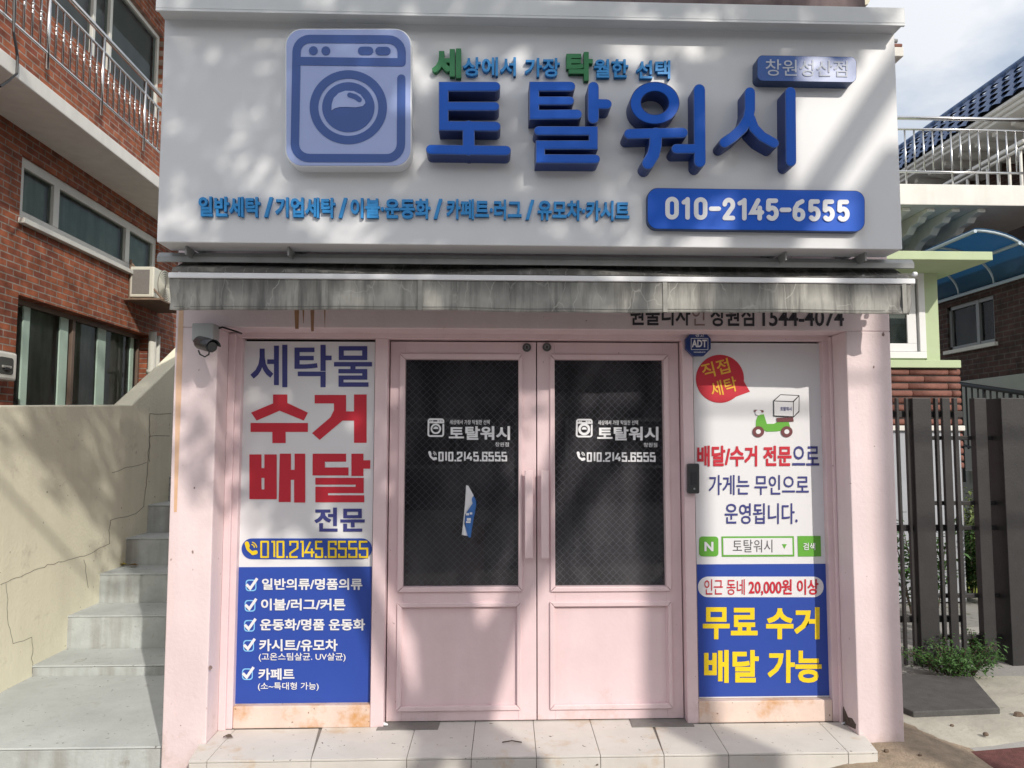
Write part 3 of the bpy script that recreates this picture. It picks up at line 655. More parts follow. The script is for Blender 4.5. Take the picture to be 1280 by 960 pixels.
    c = q((458, 545)); ring(L, c, (6.6 if label[0] == 'l' else 7.6, 6.6 if label[0] == 'l' else 7.6), (4.4, 4.4), Yg, .001, 24)
    L.prism(pxpoly([(c[0] + 3.2 * cos(radians(a_)), c[1] + .3 + 3.2 * sin(radians(a_))) for a_ in range(180, 361, 20)], Yg), Yg, Yg + .001)
    T(L, '토탈워시', .02, (ox + 26.5, oy + 9.5, ox + 103, oy + 26.8), Yg, bold=.012); T(L, '세상에서 가장 탁월한 선택', .012, (ox + 27.5, oy + 1.5, ox + 77.5, oy + 7.4), Yg)
    T(L, '창원점', .01, (ox + 84.5, oy + 29.5, ox + 101.5, oy + 35), Yg)
    phone_icon(L, ox + 1.2, oy + 41.5, 10.5, Yg)
    cx_ = [('0', 13.5, 20), ('1', 21.2, 24.2), ('0', 25.8, 32.2), ('.', 33, 36.3), ('2', 36.6, 43.6), ('1', 44.6, 47.6), ('4', 48.6, 56.4), ('5', 57.2, 64), ('.', 64.8, 67.8), ('6', 68, 75), ('5', 76, 83), ('5', 84.2, 91.2), ('5', 92.4, 99.4)]
    numerals(L, [(a_, ox + b_, ox + e_, oy + 41.5, oy + 53.5) for a_, b_, e_ in cx_], Yg, 'square', 2.1)
    L.build('lettering', M_lett, d)
    return d
xm = at(671, 660, LF)[0]; xd0 = fx[3] + .006; xd1 = fx[4] - .006
door(xd0, xm - .003, (507, 648), 449, 733, (500, 442, 653, 739), (496.5, 753.5, 651, 887), (502.5, 759, 646, 881), 661, (658.5, 434.5), 0, (534.5, 523.2), 'left door leaf with a torn flyer stuck to its glass')
door(xm + .003, xd1, (693, 832.5), 449.5, 732.5, (687, 443, 839, 738.5), (687, 752, 841, 885), (692.5, 758, 836, 878.5), 681, (683.5, 434), 0, (720, 523.8), 'right door leaf')

ct = thing('counter', (-.45, 1.6, FLOOR), 'brown counter standing dimly behind the glass of the left door', 'counter')
w = MB(); w.box(-1.0, .0, 1.4, 1.9, FLOOR, FLOOR + .95); w.build('body', pm('counter_brown', (.16, .07, .05), .5, .15, 5), ct, bevel=.01)
w = MB(); w.box(-1.05, .05, 1.36, 1.95, FLOOR + .952, FLOOR + .99); w.build('top', pm('counter_top', (.22, .16, .12), .4, .1, 5), ct, bevel=.006)
sf = thing('shelf_unit', (1.25, 2.6, FLOOR), 'pale shelf unit standing dimly behind the glass of the right door', 'shelf')
for k in range(4):
    w = MB(); w.box(.75, 1.7, 2.4, 2.8, FLOOR + .02 + k * .55, FLOOR + .05 + k * .55); w.build('shelf', pm('shelf_grey', (.22, .22, .23), .6), sf)
for xx in (.73, 1.7):
    w = MB(); w.box(xx, xx + .03, 2.4, 2.8, FLOOR, FLOOR + 1.75); w.build('side_panel', pm('shelf_grey', (.22, .22, .23), .6), sf)
# ------------------------------------------------------------------ tiled step
step = thing('tiled_step', (0.1, -.35, 0), 'low step of pale porcelain tiles in front of the double doors', 'step')
XS0 = at(236, 951, -.53)[0]
zf = FLOOR
fl = [atz(236, 951, zf), atz(1098, 940, zf)]
yfr = (fl[0][1] + fl[1][1]) / 2
w = MB(); w.prismz([(fl[0][0] + .004, yfr + .006), (fl[1][0] - .004, yfr + .006), (XJR + .0, PF + .02), (XJR - .001, .2), (XJL + .001, .2), (XJL, PF + .0)], -.12, zf - .006); w.build('base', M_grout, step)
jx = [(fl[0][0], None)]
cuts_b = [at(p, 902, LF)[0] for p in (292, 447, 517, 595, 667, 739, 816, 885, 1030)]
k_edge = [fl[0][0]]; 
def xfront(pxb, pxf): return atz(pxf, 944, zf)[0]
cuts = [(atz(291, 915, zf)[0], atz(262, 947, zf)[0])] + [(atz(p, 903, zf)[0], atz(q_, 945, zf)[0]) for p, q_ in ((403, 391), (521, 509), (595, 589), (667.5, 670.5), (739, 751), (816, 831), (886, 913), (1024, 1066))]
edges = [(XJL - .02, fl[0][0])] + cuts + [(XJR + .02, fl[1][0])]
for i in range(len(edges) - 1):
    (b0, f0), (b1, f1) = edges[i], edges[i + 1]; e_ = .0016
    if i == 0: b0 = XJL + .002
    if i == len(edges) - 2: b1 = XJR - .002
    yb_ = FR - .002 if not (2 <= i <= 6) else .19
    ymid = PF if i in (0, len(edges) - 2) else None
    w = MB(); top = zf + random.uniform(-.0006, .0006)
    poly = [(f0 + e_, yfr), (f1 - e_, yfr), (b1 - e_, yb_), (b0 + e_, yb_)]
    if i == 0: poly = [(f0 + .001, yfr), (f1 - e_, yfr), (b1 - e_, yb_), (XJL + .003, yb_), (XJL + .003, PF - .002), (XJL - .03, PF - .002)]
    if i == len(edges) - 2: poly = [(f0 + e_, yfr), (f1 - .001, yfr), (XJR + .03, PF - .002), (XJR - .003, PF - .002), (XJR - .003, yb_), (b0 + e_, yb_)]
    w.prismz(poly, zf - .010, top); w.build('tile', M_tile, step, bevel=.0015)
    w = MB(); w.box(f0 + e_, f1 - e_, yfr - .001, yfr + .008, -.1, zf - .0125); w.build('riser_tile', M_tile, step, bevel=.0015)

# ------------------------------------------------------------------ the big sign
SF = -.55                                  # sign face
sign = thing('shop_sign', (.2, SF, H + 1), 'wide white shop sign box with raised blue letters and a washing machine emblem', 'sign')
sx0 = at(199.5, 200, SF)[0]; sx1 = at(1124, 200, SF)[0]; sz0 = at(640, 307, SF)[1]; sz1 = at(640, 24, SF)[1] + .05
w = MB(); w.box(sx0, sx1, SF, SF + .17, sz0, sz1); w.build('sign_panel', M_white, sign, bevel=.004)
HF = SF - .105
hx0 = at(194.5, 5, HF)[0]; hx1 = at(1131.5, 25, HF)[0]; hz0 = at(640, 19, HF)[1]; hz1 = hz0 + .082
w = MB(); w.box(hx0, hx1, HF, SF + .17, hz0, hz1); w.build('hood', M_hood, sign, bevel=.003)
w = MB(); w.box(hx0 + .001, hx1 - .001, HF + .0, HF + .014, hz0 - .012, hz0 - .0005); w.build('hood_lip', M_hood, sign)
for px_ in (372, 965, 250, 1060):
    bx_ = at(px_, 318, -.30)[0]
    w = MB(); w.box(bx_ - .02, bx_ + .02, SF + .172, PF - .001, sz0 + .02, sz0 + .06); w.box(bx_ - .004, bx_ + .004, SF + .06, PF - .001, sz0 - .045, sz0 - .002); w.build('bracket', M_galv, sign)
# four channel letters, each a body with a lighter rim and a bright face
LFY = SF - .108
def letter(strokes, rings=()):
    body = MB(); face = MB(); k = 0
    for pts, wd in strokes:
        body.prism(pxpoly(ribbon(pts, wd), LFY), LFY - .0003 * k, SF - .001); body.mi[-len(ribbon(pts, wd)) - 2] = 1
        face.prism(pxpoly(ribbon(pts, wd - 1.7), LFY), LFY - .004 - .0003 * k, LFY + .002); k += 1
    for c, ro, ri in rings:
        ring(body, c, ro, ri, LFY - .0003 * k, SF - .001 - LFY + .0003 * k)
        ring(face, c, (ro[0] - .9, ro[1] - .9), (ri[0] + .9, ri[1] + .9), LFY - .004 - .0003 * k, .006); k += 1
    b = body.build('letter', [M_blueside, M_rim], sign); face.build('letter_face', M_blueface, b)
    return b
Z = lambda pts, o: [(o[0] + x / 5.12, o[1] + y / 5.12) for x, y in pts]
oA = (510, 90); oB = (760, 90)
letter([(Z([(560, 94), (228, 94), (228, 345), (562, 349)], oA), 12.2), (Z([(228, 220), (556, 221)], oA), 11.3), (Z([(388, 349), (388, 498)], oA), 15), (Z([(146, 497), (628, 504)], oA), 12.3)])
letter([(Z([(1040, 93), (808, 93), (808, 274), (1083, 271)], oA), 12.2), (Z([(808, 185), (1036, 185)], oA), 10.8), (Z([(1186, 98), (1186, 296)], oA), 13.8), (Z([(1186, 205), (1272, 207)], oA), 12.6),
        (Z([(835, 377), (1186, 378), (1186, 468), (847, 468), (847, 556), (1200, 558)], oA), 11.4)])
letter([(Z([(135, 397), (478, 389)], oB), 13), (Z([(306, 395), (304, 470), (290, 530), (256, 585)], oB), 15.6), (Z([(584, 115), (588, 575)], oB), 14.6), (Z([(436, 492), (586, 492)], oB), 12)],
       [((oB[0] + 300 / 5.12, oB[1] + 198 / 5.12), (158 / 5.12, 136 / 5.12), (88 / 5.12, 74 / 5.12))])
letter([(Z([(908, 131), (908, 240), (896, 300), (860, 360), (800, 415), (745, 452)], oB), 13.2), (Z([(908, 290), (935, 360), (985, 412), (1062, 456)], oB), 12.4), (Z([(1167, 130), (1171, 572)], oB), 13.2)])
# small raised lettering
w = MB(); T(w, '세', .02, (540, 60.6, 576.5, 97.5), SF - .03, bold=.02, depth=.029); T(w, '탁', .02, (708, 65, 741, 101), SF - .03, bold=.02, depth=.029); w.build('lettering', M_green, sign)
w = MB(); d_ = .024; y_ = SF - .025
T(w, '상에서', .018, (578.5, 71.5, 645, 95), y_, .006, d_); T(w, '가장', .018, (656, 72.5, 700, 96), y_, .006, d_); T(w, '월한', .018, (742.5, 74, 785.5, 97), y_, .006, d_); T(w, '선택', .018, (795.5, 75.5, 838, 98.5), y_, .006, d_)
w.build('lettering', M_sky, sign)
w = MB(); d_ = .019; y_ = SF - .02
for s_, a_, b_ in (('일반세탁', 248, 325), ('/', 330, 341), ('기업세탁', 344, 419), ('/', 423, 434), ('이불·운동화', 438, 538), ('/', 542, 553), ('카페트·러그', 558, 652), ('/', 657, 668), ('유모차·카시트', 672, 787)):
    q0 = (a_ - 248) / 539 * 5.6; q1 = (b_ - 248) / 539 * 5.6
    T(w, s_, .02, (a_, 245.4 + q0, b_, 270.6 + q0 * .95), y_, .014 if s_ != '/' else .008, d_, (q1 - q0, q1 - q0))
w.build('lettering', M_sky, sign)
# emblem plate
q4 = lambda x, y: (340 + x / 4.8, 20 + y / 4.8)
PLY = SF - .085
def pxrrect(x0, y0, x1, y1, r, Y, dl=0):
    p = [(a_, b_) for a_, b_ in rrect(x0, y0, x1, y1, r, 8)]
    return pxpoly([(a_ + dl * ((b_ - y0) / (y1 - y0) - .5), b_) for a_, b_ in p], Y)
w = MB(); w.prism(pxrrect(356.5, 35.5, 514.5, 208.5, 21, PLY), PLY, SF - .001); ep = w.build('emblem_plate', M_acrylside, sign, bevel=.004)
w = MB(); w.prism(pxrrect(358, 37, 513, 207, 20, PLY - .002), PLY - .003, PLY + .001); w.build('acrylic_face', M_acryl, ep)
st, q = logo_strokes(1 / 4.8, 340, 20, 50 / 4.8); Ye = PLY - .005
w = MB()
for k, p in enumerate(st): w.prism(pxpoly(p, Ye), Ye - k * .0002, Ye + .001)
c = q((458, 547)); ring(w, c, (232 / 4.8, 222 / 4.8), (180 / 4.8, 172 / 4.8), Ye, .001, 64)
w.prism(pxpoly(arc(c[0], c[1], 157 / 4.8, 150 / 4.8, 0, 354, 60), Ye), Ye, Ye + .001); w.build('emblem', M_logo, ep)
cr = [(357, 567), (358, 530), (370, 492), (400, 462), (440, 448), (490, 450), (530, 470), (556, 505), (560, 522), (545, 540), (500, 548), (450, 545), (405, 546), (375, 554)]
w = MB(); w.prism(pxpoly([q4(*p) for p in cr], Ye - .002), Ye - .002, Ye - .0008); w.build('emblem', M_acryl, ep)
w = MB(); w.prism(pxpoly(ribbon([q4(466, 474), q4(500, 484), q4(524, 502)], 30 / 4.8), Ye - .003), Ye - .0035, Ye - .0025); w.build('emblem', M_logo, ep)
# phone plate
PP = SF - .035
w = MB(); w.prism(pxpoly([(a_, b_ + (a_ - 809) / 272 * 3.6) for a_, b_ in rrect(809, 234.8, 1081, 286.5, 13, 8)], PP), PP, SF - .001); pp = w.build('phone_plate', M_plateside, sign)
w = MB(); w.prism(pxpoly([(a_, b_ + (a_ - 809) / 272 * 3.6) for a_, b_ in rrect(809.8, 235.5, 1080.4, 285.6, 12.5, 8)], PP - .002), PP - .003, PP + .001); w.build('plate_face', M_plateblue, pp)
w = MB(); cs = [('0', 140, 214), ('1', 230, 275), ('0', 298, 372), ('-', 380, 447), ('2', 455, 525), ('1', 538, 588), ('4', 605, 685), ('5', 693, 765), ('-', 770, 835), ('6', 842, 912), ('5', 927, 995), ('5', 1005, 1073), ('5', 1085, 1155)]
numerals(w, [(a_, 800 + b_ / 4.414, 800 + e_ / 4.414, 245.8 + (b_ - 140) / 1015 * 4.4, 274.3 + (b_ - 140) / 1015 * 3.2) for a_, b_, e_ in cs], PP - .006, 'round', 5.6, PP - .002)
w.build('lettering', M_print, pp)
# branch plate
BP = SF - .07
w = MB(); w.prism(pxpoly([(a_, b_ + (a_ - 946) / 125 * 2.2) for a_, b_ in rrect(946.5, 69, 1070.5, 101, 7, 5)], BP), BP, SF - .001); bpl = w.build('branch_plate', M_plateside, sign)
w = MB(); w.prism(pxpoly([(a_, b_ + (a_ - 946) / 125 * 2.2) for a_, b_ in rrect(947, 69.5, 1070, 100.5, 6.6, 5)], BP - .002), BP - .002, BP + .001); w.build('plate_face', M_branch, bpl)
w = MB(); T(w, '창원성산점', .004, (957, 74, 1059.5, 94.5), BP - .005, slant=(1.8, 1.8)); w.build('lettering', pm('faded_white', (.46, .50, .58), .5), bpl)

# ------------------------------------------------------------------ awning
AY = -.45
aw = thing('awning', (.2, -.4, H + .75), 'rolled up grey awning with a grimy cracked cloth valance under the sign', 'awning')
a0 = at(196, 322, -.41)[0]; a1 = at(1143, 330, -.41)[0]; za = at(640, 319.5, -.41)[1]; zb2 = at(640, 331, -.41)[1]
w = MB(); hp = [(-.41, zb2), (-.41, zb2 + .028), (-.39, za + .004), (-.23, za + .022), (PF - .001, za + .022), (PF - .001, za + .010), (-.23, za + .010), (-.382, za - .006), (-.398, zb2)]
w.prismx(hp, a0, a1); w.build('cover', M_galv, aw, bevel=.002)
v0 = at(211.5, 360, AY)[0]; v1 = at(1138.5, 360, AY)[0]
zbt = at(640, 344.3, AY)[1]; zbb = at(640, 351.3, AY)[1]; zvb = at(640, 389.5, AY)[1]
w = MB(); w.box(v0 - .004, v1 + .02, AY - .012, AY + .012, zbb, zbt); w.tube([(v1 + .012, AY, zbt + .025), (v1 + .035, AY, zbt + .025)], .012, 10); w.build('front_bar', M_aluw, aw, bevel=.005)
# rolled cloth and the fold in front of it
w = MB(); w.tube([(v0 + .01, -.30, zbt + .045), (v1 - .01, -.30, zbt + .045)], .042, 16); w.build('cloth_roll', M_val, aw, smooth=True)
w = MB(); n_ = 120; vs = []
for i in range(n_ + 1):
    x = v0 + .012 + (v1 - v0 - .02) * i / n_
    s_ = .5 + .5 * sin(x * 3.1 + .6 * sin(x * 1.7)); h_ = .008 + .018 * s_
    vs += [(x, AY - .008, zbt + .003), (x, AY + .004, zbt + h_), (x, AY + .06, zbt + h_ + .012 + .012 * s_), (x, -.32, zbt + .08)]
w.add(vs, [(i * 4 + k, i * 4 + 4 + k, i * 4 + 5 + k, i * 4 + 1 + k) for i in range(n_) for k in range(3)]); w.build('cloth_fold', M_val, aw, smooth=True)
for xx in (v0 + .25, v1 - .25):
    w = MB(); w.tube([(xx, -.22, zbt + .04), (xx + .02, -.42, zbt + .015)], .012, 8); w.build('folding_arm', M_alu, aw)
w = MB(); nx, nzz = 300, 12; vs = []
for j in range(nzz + 1):
    t = j / nzz
    for i in range(nx + 1):
        u = i / nx; x = v0 + (v1 - v0) * u
        wob = (.004 * sin(x * 6 + 1.3 * sin(x * 2.3)) + .0015 * sin(x * 23 + 2)) * t
        edge = max(0, 1 - min(u, 1 - u) * (v1 - v0) / .22)
        wob += edge * t * .012 * sin((x - t * .12 * (1 if u < .5 else -1)) * 60)
        hem = .004 * sin(x * 3.2) + .0012 * sin(x * 11)
        z = zbb - t * (zbb - zvb + hem)
        vs.append((x + (.012 * t * edge * (1 if u < .5 else -1)), AY + wob - .003, z))
w.add(vs, [(j * (nx + 1) + i, (j + 1) * (nx + 1) + i, (j + 1) * (nx + 1) + i + 1, j * (nx + 1) + i + 1) for j in range(nzz) for i in range(nx)])
va = w.build('valance', M_val, aw, smooth=True)
so_ = va.modifiers.new('thick', 'SOLIDIFY'); so_.thickness = .002
w = MB(); vs = []; n_ = 200
for i in range(n_ + 1):
    u = i / n_; x = v0 + .03 + (v1 - v0 - .06) * u
    hem = .004 * sin(x * 3.2) + .0012 * sin(x * 11); t = .90; wob = (.004 * sin(x * 6 + 1.3 * sin(x * 2.3)) + .0015 * sin(x * 23 + 2)) * t
    z = zbb - t * (zbb - zvb + hem)
    vs += [(x, AY + wob - .0062, z), (x, AY + wob - .0062, z + .0022)]
w.add(vs, [(i * 2, i * 2 + 2, i * 2 + 3, i * 2 + 1) for i in range(n_)]); w.build('stitching', pm('hem_thread', (.10, .10, .095), .8, .3, 40), va)
M_seam = pm('valance_seam', (.30, .295, .275), .75, .2, 20)
for px_ in (525, 831, 1129):
    x = at(px_, 370, AY)[0]; w = MB(); n_ = 8
    vs = []
    for j in range(n_ + 1):
        z = zbb - .002 - (zbb - zvb) * j / n_ * .97; t = j / n_
        for dx in (-.011, .011):
            xx = x + dx; wob = (.004 * sin(xx * 6 + 1.3 * sin(xx * 2.3)) + .0015 * sin(xx * 23 + 2)) * t
            vs.append((xx, AY + wob - .0088 - .004 * (px_ == 1129), z))
    w.add(vs, [(j * 2, j * 2 + 2, j * 2 + 3, j * 2 + 1) for j in range(n_)]); w.build('seam', M_seam, va)

# ------------------------------------------------------------------ posters in the two side windows
def rect_on(mb, x0, y0, x1, y1, Y, d=.001):
    a_ = at(x0, y0, Y); b_ = at(x1, y1, Y); mb.box(a_[0], b_[0], Y, Y + d, b_[1], a_[1])
pl = thing('window_poster', (at(380, 880, PO)[0], PO, FLOOR + .1), 'tall window poster with big red writing above a blue list of ticked services', 'poster')
X0, ZT_ = at(299.5, 427, PO); X0 = at(298.5, 660, PO)[0]; X1 = at(465.5, 660, PO)[0]; Z0 = at(380, 880, PO)[1]; ZTp = at(380, 427, PO)[1]; ZM = at(380, 708.5, PO)[1]
w = MB(); w.box(X0, X1, PO, PO + .005, Z0, ZTp); w.build('sheet', M_print, pl)
w = MB(); w.box(X0 + .0005, X1 - .0005, PO - .002, PO - .0005, Z0 + .006, ZM); w.build('blue_field', M_pblue, pl)
Y1 = PO - .003
w = MB(); T(w, '세탁물', .016, (313, 431, 465, 484), Y1, bold=.0); T(w, '전문', .018, (393, 634.5, 456, 664.5), Y1, .008); w.build('lettering', M_navy, pl)
zr_ = lambda pts: pxpoly([(280 + x / 3.31, 410 + y / 3.31) for x, y in pts], Y1)
bx4 = lambda a, b, c, d: [(a, b), (c, b), (c, d), (a, d)]
for polys in (
  [[(203, 275), (262, 275), (262, 310), (347, 350), (330, 383), (230, 342), (135, 383), (112, 350), (203, 312)], [(110, 393), (347, 393), (347, 430), (255, 430), (255, 476), (200, 476), (200, 430), (110, 430)]],
  [[(375, 277), (505, 277), (505, 345), (538, 345), (538, 275), (590, 275), (590, 475), (538, 475), (538, 383), (490, 383), (396, 463), (364, 435), (440, 370), (455, 340), (455, 312), (375, 312)]],
  [bx4(105, 523, 155, 708), bx4(167, 523, 218, 708), bx4(155, 580, 167, 620), bx4(155, 668, 167, 708), [(231, 520), (277, 520), (277, 587), (292, 587), (292, 520), (336, 520), (336, 722), (290, 722), (290, 628), (276, 628), (276, 720), (226, 720)]],
  [[(367, 520), (505, 520), (505, 553), (417, 553), (417, 577), (515, 577), (515, 610), (366, 610)], [(527, 520), (577, 520), (577, 547), (605, 547), (605, 582), (577, 582), (577, 612), (527, 612)],
   [(378, 620), (578, 620), (578, 683), (430, 683), (430, 692), (580, 692), (580, 721), (378, 721), (378, 657), (545, 657), (545, 648), (378, 648)]]):
    w = MB()
    for p in polys: w.prism(zr_(p), Y1, Y1 + .0008)
    w.build('lettering', M_red, pl)
w = MB(); w.prism(pxpoly(rrect(302, 673, 465, 699, 13, 8), Y1), Y1, PO + .001); w.build('number_band', M_pblue, pl)
Y2 = PO - .0055
DG = [('0', 150, 186), ('1', 192, 212), ('0', 217, 250), ('.', 253, 268), ('2', 270, 308), ('1', 312, 330), ('4', 333, 375), ('5', 377, 410), ('.', 413, 428), ('6', 430, 466), ('5', 472, 508), ('5', 514, 552), ('5', 558, 597)]
w = MB(); numerals(w, [(a_, 280 + b_ / 3.31, 280 + e_ / 3.31, 676, 697.5) for a_, b_, e_ in DG], Y2, 'square', 2.35); phone_icon(w, 306.5, 678, 15.5, Y2); w.build('lettering', M_yellow, pl)
w = MB(); wr = [('일반의류/명품의류', .015, 327.4, 723, 453, 737.3), ('이불/러그/커튼', .015, 326.3, 748.3, 431.7, 763), ('운동화/명품 운동화', .015, 325, 773.5, 456.4, 788), ('카시트/유모차', .015, 324, 799, 422, 814), ('카페트', .015, 323, 835.5, 368, 850), ('(고온스팀살균. UV살균)', .006, 323.5, 816, 432, 827), ('(소~특대형 가능)', .006, 322.4, 852.8, 398.4, 863.5)]
for s_, o_, a_, b_, c_, e_ in wr: T(w, s_, o_, (a_, b_, c_, e_), Y2, bold=.012 if o_ > .01 else .004)
chk = [(307, 724.5), (305.8, 750), (305, 775), (304, 800), (302.5, 835.5)]
w.build('lettering', M_print, pl)
for x, y in chk:
    w = MB(); pa = rrect(x, y, x + 13.5, y + 14.5, 4, 5); cx_, cy_ = x + 6.75, y + 7.25
    vs = []; fs = []
    for p in pa:
        for k in (1.0, .8):
            X, Zz = at(cx_ + (p[0] - cx_) * k, cy_ + (p[1] - cy_) * k, Y2); vs.append((X, Y2, Zz))
    n_ = len(pa); fs = [(i * 2, i * 2 + 1, ((i + 1) % n_) * 2 + 1, ((i + 1) % n_) * 2) for i in range(n_)]
    w.add(vs, fs); tb = w.build('tick_box', M_cyan, pl)
    w = MB(); w.prism(pxpoly(ribbon([(x + 1, y + 6), (x + 5.8, y + 11), (x + 14.5, y - 1.5)], 3.4, 'flat'), Y2 - .001), Y2 - .0016, Y2); w.build('tick_mark', M_print, tb)

pr = thing('window_poster', (at(955, 872, PO)[0], PO, FLOOR + .1), 'tall window poster with a red speech bubble, scooter picture and yellow writing on blue', 'poster')
X0 = at(870, 660, PO)[0]; X1 = at(1035.5, 660, PO)[0]; Z0 = at(955, 872, PO)[1]; ZTp = at(955, 429, PO)[1]; ZM = at(955, 705, PO)[1]
w = MB(); w.box(X0, X1, PO, PO + .005, Z0, ZTp); w.build('sheet', M_print, pr)
w = MB(); w.box(X0 + .0005, X1 - .0005, PO - .002, PO - .0005, Z0 + .008, ZM); w.build('blue_field', M_pblue, pr)
w = MB(); bub = arc(900, 473.5, 30, 30, 38, 345, 40); bub = [(900 + 30 * cos(radians(a_)), 473.5 + 30 * sin(radians(a_))) for a_ in range(48, 372, 6)] + [(937.5, 489.5)]
w.prism(pxpoly(bub, Y1), Y1, PO + .001); w.build('speech_bubble', M_red, pr)
w = MB(); T(w, '직접', .012, (877, 451, 912, 470), Y2, rot=radians(14)); T(w, '세탁', .012, (888, 474, 921, 493), Y2, rot=radians(14)); w.build('lettering', M_orange, pr)
w = MB(); T(w, '배달/수거 전문', .014, (871.5, 557, 989.5, 583), Y1, bold=.018); w.build('lettering', M_red, pr)
w = MB(); T(w, '으로', .006, (990.5, 557.5, 1024, 582), Y1, .006); T(w, '가게는 무인으로', .004, (886, 593.7, 1011, 618.7), Y1, .006); T(w, '운영됩니다.', .004, (906, 629, 997, 655), Y1, .006); w.build('lettering', M_navy, pr)
w = MB(); w.prism(pxpoly(rrect(874, 670.7, 898, 695.5, 4, 5), Y1), Y1, PO + .001)
rect_on(w, 902, 670.5, 993, 695.5, Y1); rect_on(w, 997, 670, 1026.5, 695.5, Y1)
w.prism(pxpoly([(977.5, 680.2), (983.5, 680.2), (980.5, 686)], Y2 - .0005), Y2 - .001, Y2); w.build('search_bar', M_lime, pr)
w = MB(); rect_on(w, 904, 672.7, 990.8, 693.3, Y2 + .0008, .0005); T(w, 'N', .04, (880.5, 677.3, 891.8, 689), Y2); T(w, '검색', .012, (1004, 678.5, 1019, 687.5), Y2, .006)
w.prism(pxpoly(rrect(872.5, 720.8, 1029.5, 746.5, 12.5, 8), Y1), Y1, PO + .001); w.build('white_field', M_print, pr)
w = MB(); T(w, '토탈워시', .0, (916, 674.5, 965.5, 690.5), Y2 - .0005); w.build('lettering', pm('print_grey', (.10, .10, .11), .5), pr)
w = MB(); T(w, '인근 동네', .0, (880.5, 724, 931, 743.5), Y2, .004); T(w, '20,000원 이상', .018, (936, 724, 1023, 744.5), Y2, .004); w.build('lettering', M_red, pr)
w = MB(); T(w, '무료', .02, (878.5, 759, 947, 799), Y1, .012); T(w, '수거', .022, (957.5, 759, 1024.5, 799), Y1, .012); T(w, '배달', .022, (880, 812.5, 948.5, 853.5), Y1, .012); T(w, '가능', .02, (959.5, 812.5, 1027, 853.5), Y1, .012); w.build('lettering', M_yellow, pr)
# plain delivery scooter carrying a white box (no figure)
sc_ = lambda x, y: (840 + x / 5.818, 400 + y / 5.818)
w = MB(); 
w.prism(pxpoly([sc_(*p) for p in [(628, 690), (668, 685), (690, 755), (740, 755), (770, 742), (850, 742), (862, 790), (820, 800), (760, 810), (690, 812), (650, 790), (610, 775), (612, 730)]], Y1), Y1, PO + .001)
w.build('scooter_picture', M_lime, pr)
w = MB()
for c_ in ((628, 812), (835, 812)): w.prism(pxpoly([sc_(c_[0] + 42 * cos(radians(a_)), c_[1] + 40 * sin(radians(a_))) for a_ in range(0, 360, 12)], Y2), Y2 - .0002, Y2 + .0004)
w.prism(pxpoly(ribbon([sc_(605, 660), sc_(660, 664)], 2.6), Y2), Y2, Y2 + .0005); w.prism(pxpoly([sc_(*p) for p in [(760, 712), (880, 708), (886, 738), (764, 742)]], Y2), Y2, Y2 + .0005)
w.build('scooter_picture', M_maroon, pr)
w = MB()
for c_ in ((628, 812), (835, 812)): w.prism(pxpoly([sc_(c_[0] + 18 * cos(radians(a_)), c_[1] + 17 * sin(radians(a_))) for a_ in range(0, 360, 15)], Y2 - .001), Y2 - .0012, Y2 - .0006)
w.prism(pxpoly([sc_(628 + 22 * cos(radians(a_)), 674 + 20 * sin(radians(a_))) for a_ in range(0, 360, 20)], Y2), Y2 - .001, Y2 - .0004)
w.build('scooter_picture', M_print, pr)
bx0 = [(740, 585), (790, 540), (925, 548), (882, 592), (882, 705), (742, 698)]
w = MB(); w.prism(pxpoly([sc_(*p) for p in [(743, 592), (880, 598), (879, 700), (745, 694)]], Y2 - .001), Y2 - .0012, Y2 - .0006); w.build('box_picture', M_print, pr)
w = MB(); w.prism(pxpoly([sc_(*p) for p in [(746, 586), (790, 546), (918, 552), (878, 591)]], Y2 - .001), Y2 - .0012, Y2 - .0006); w.build('box_picture', M_print, pr)
w = MB(); w.prism(pxpoly([sc_(*p) for p in [(886, 596), (922, 558), (920, 662), (885, 700)]], Y2 - .001), Y2 - .0012, Y2 - .0006); w.build('box_picture', M_print, pr)
w = MB(); w.prism(pxpoly([sc_(*p) for p in [(738, 584), (789, 540), (927, 547), (926, 668), (884, 709), (739, 700)]], Y2), Y2 - .0004, Y2 + .0004); w.build('box_picture', M_black, pr)
w = MB(); T(w, '토탈워시', .02, (975.5, 508.5, 989.5, 513.5), Y2 - .003); w.build('lettering', M_navy, pr)

# ------------------------------------------------------------------ small fittings
adt = thing('alarm_plaque', (at(873, 430, -.02)[0], -.03, at(873, 430, -.02)[1]), 'small blue octagonal security alarm plaque above the keypad at the door frame', 'plaque')
AYY = -.035
w = MB(); w.prism(pxpoly([(873.2 + 17 * cos(radians(22.5 + 45 * k)), 429.5 + 17 * sin(radians(22.5 + 45 * k))) for k in range(8)], AYY), AYY, -.001); w.build('body', pm('plaque_navy', (.015, .04, .17), .28, .05, 5, spec=.6), adt, bevel=.004)
w = MB(); T(w, 'ADT', .02, (864.8, 424.5, 883.5, 434), AYY - .002, .014); T(w, '경고', .012, (869, 417, 880, 421), AYY - .002); T(w, 'www.adt.co.kr', .012, (867, 438.8, 882, 441), AYY - .002)
w.build('lettering', M_lett, adt); w = MB()
for p in ([(864, 423), (885, 423)], [(885, 423), (885, 437)], [(864, 437), (885, 437)], [(864, 423), (864, 437)]): w.prism(pxpoly(ribbon(p, .6, 'flat'), AYY - .001), AYY - .0012, AYY)
w.build('border', M_lett, adt)
kp = thing('entry_keypad', (at(867, 600, 0)[0], -.03, at(867, 600, 0)[1]), 'slim dark grey entry keypad mounted on the pink frame beside the right door', 'keypad')
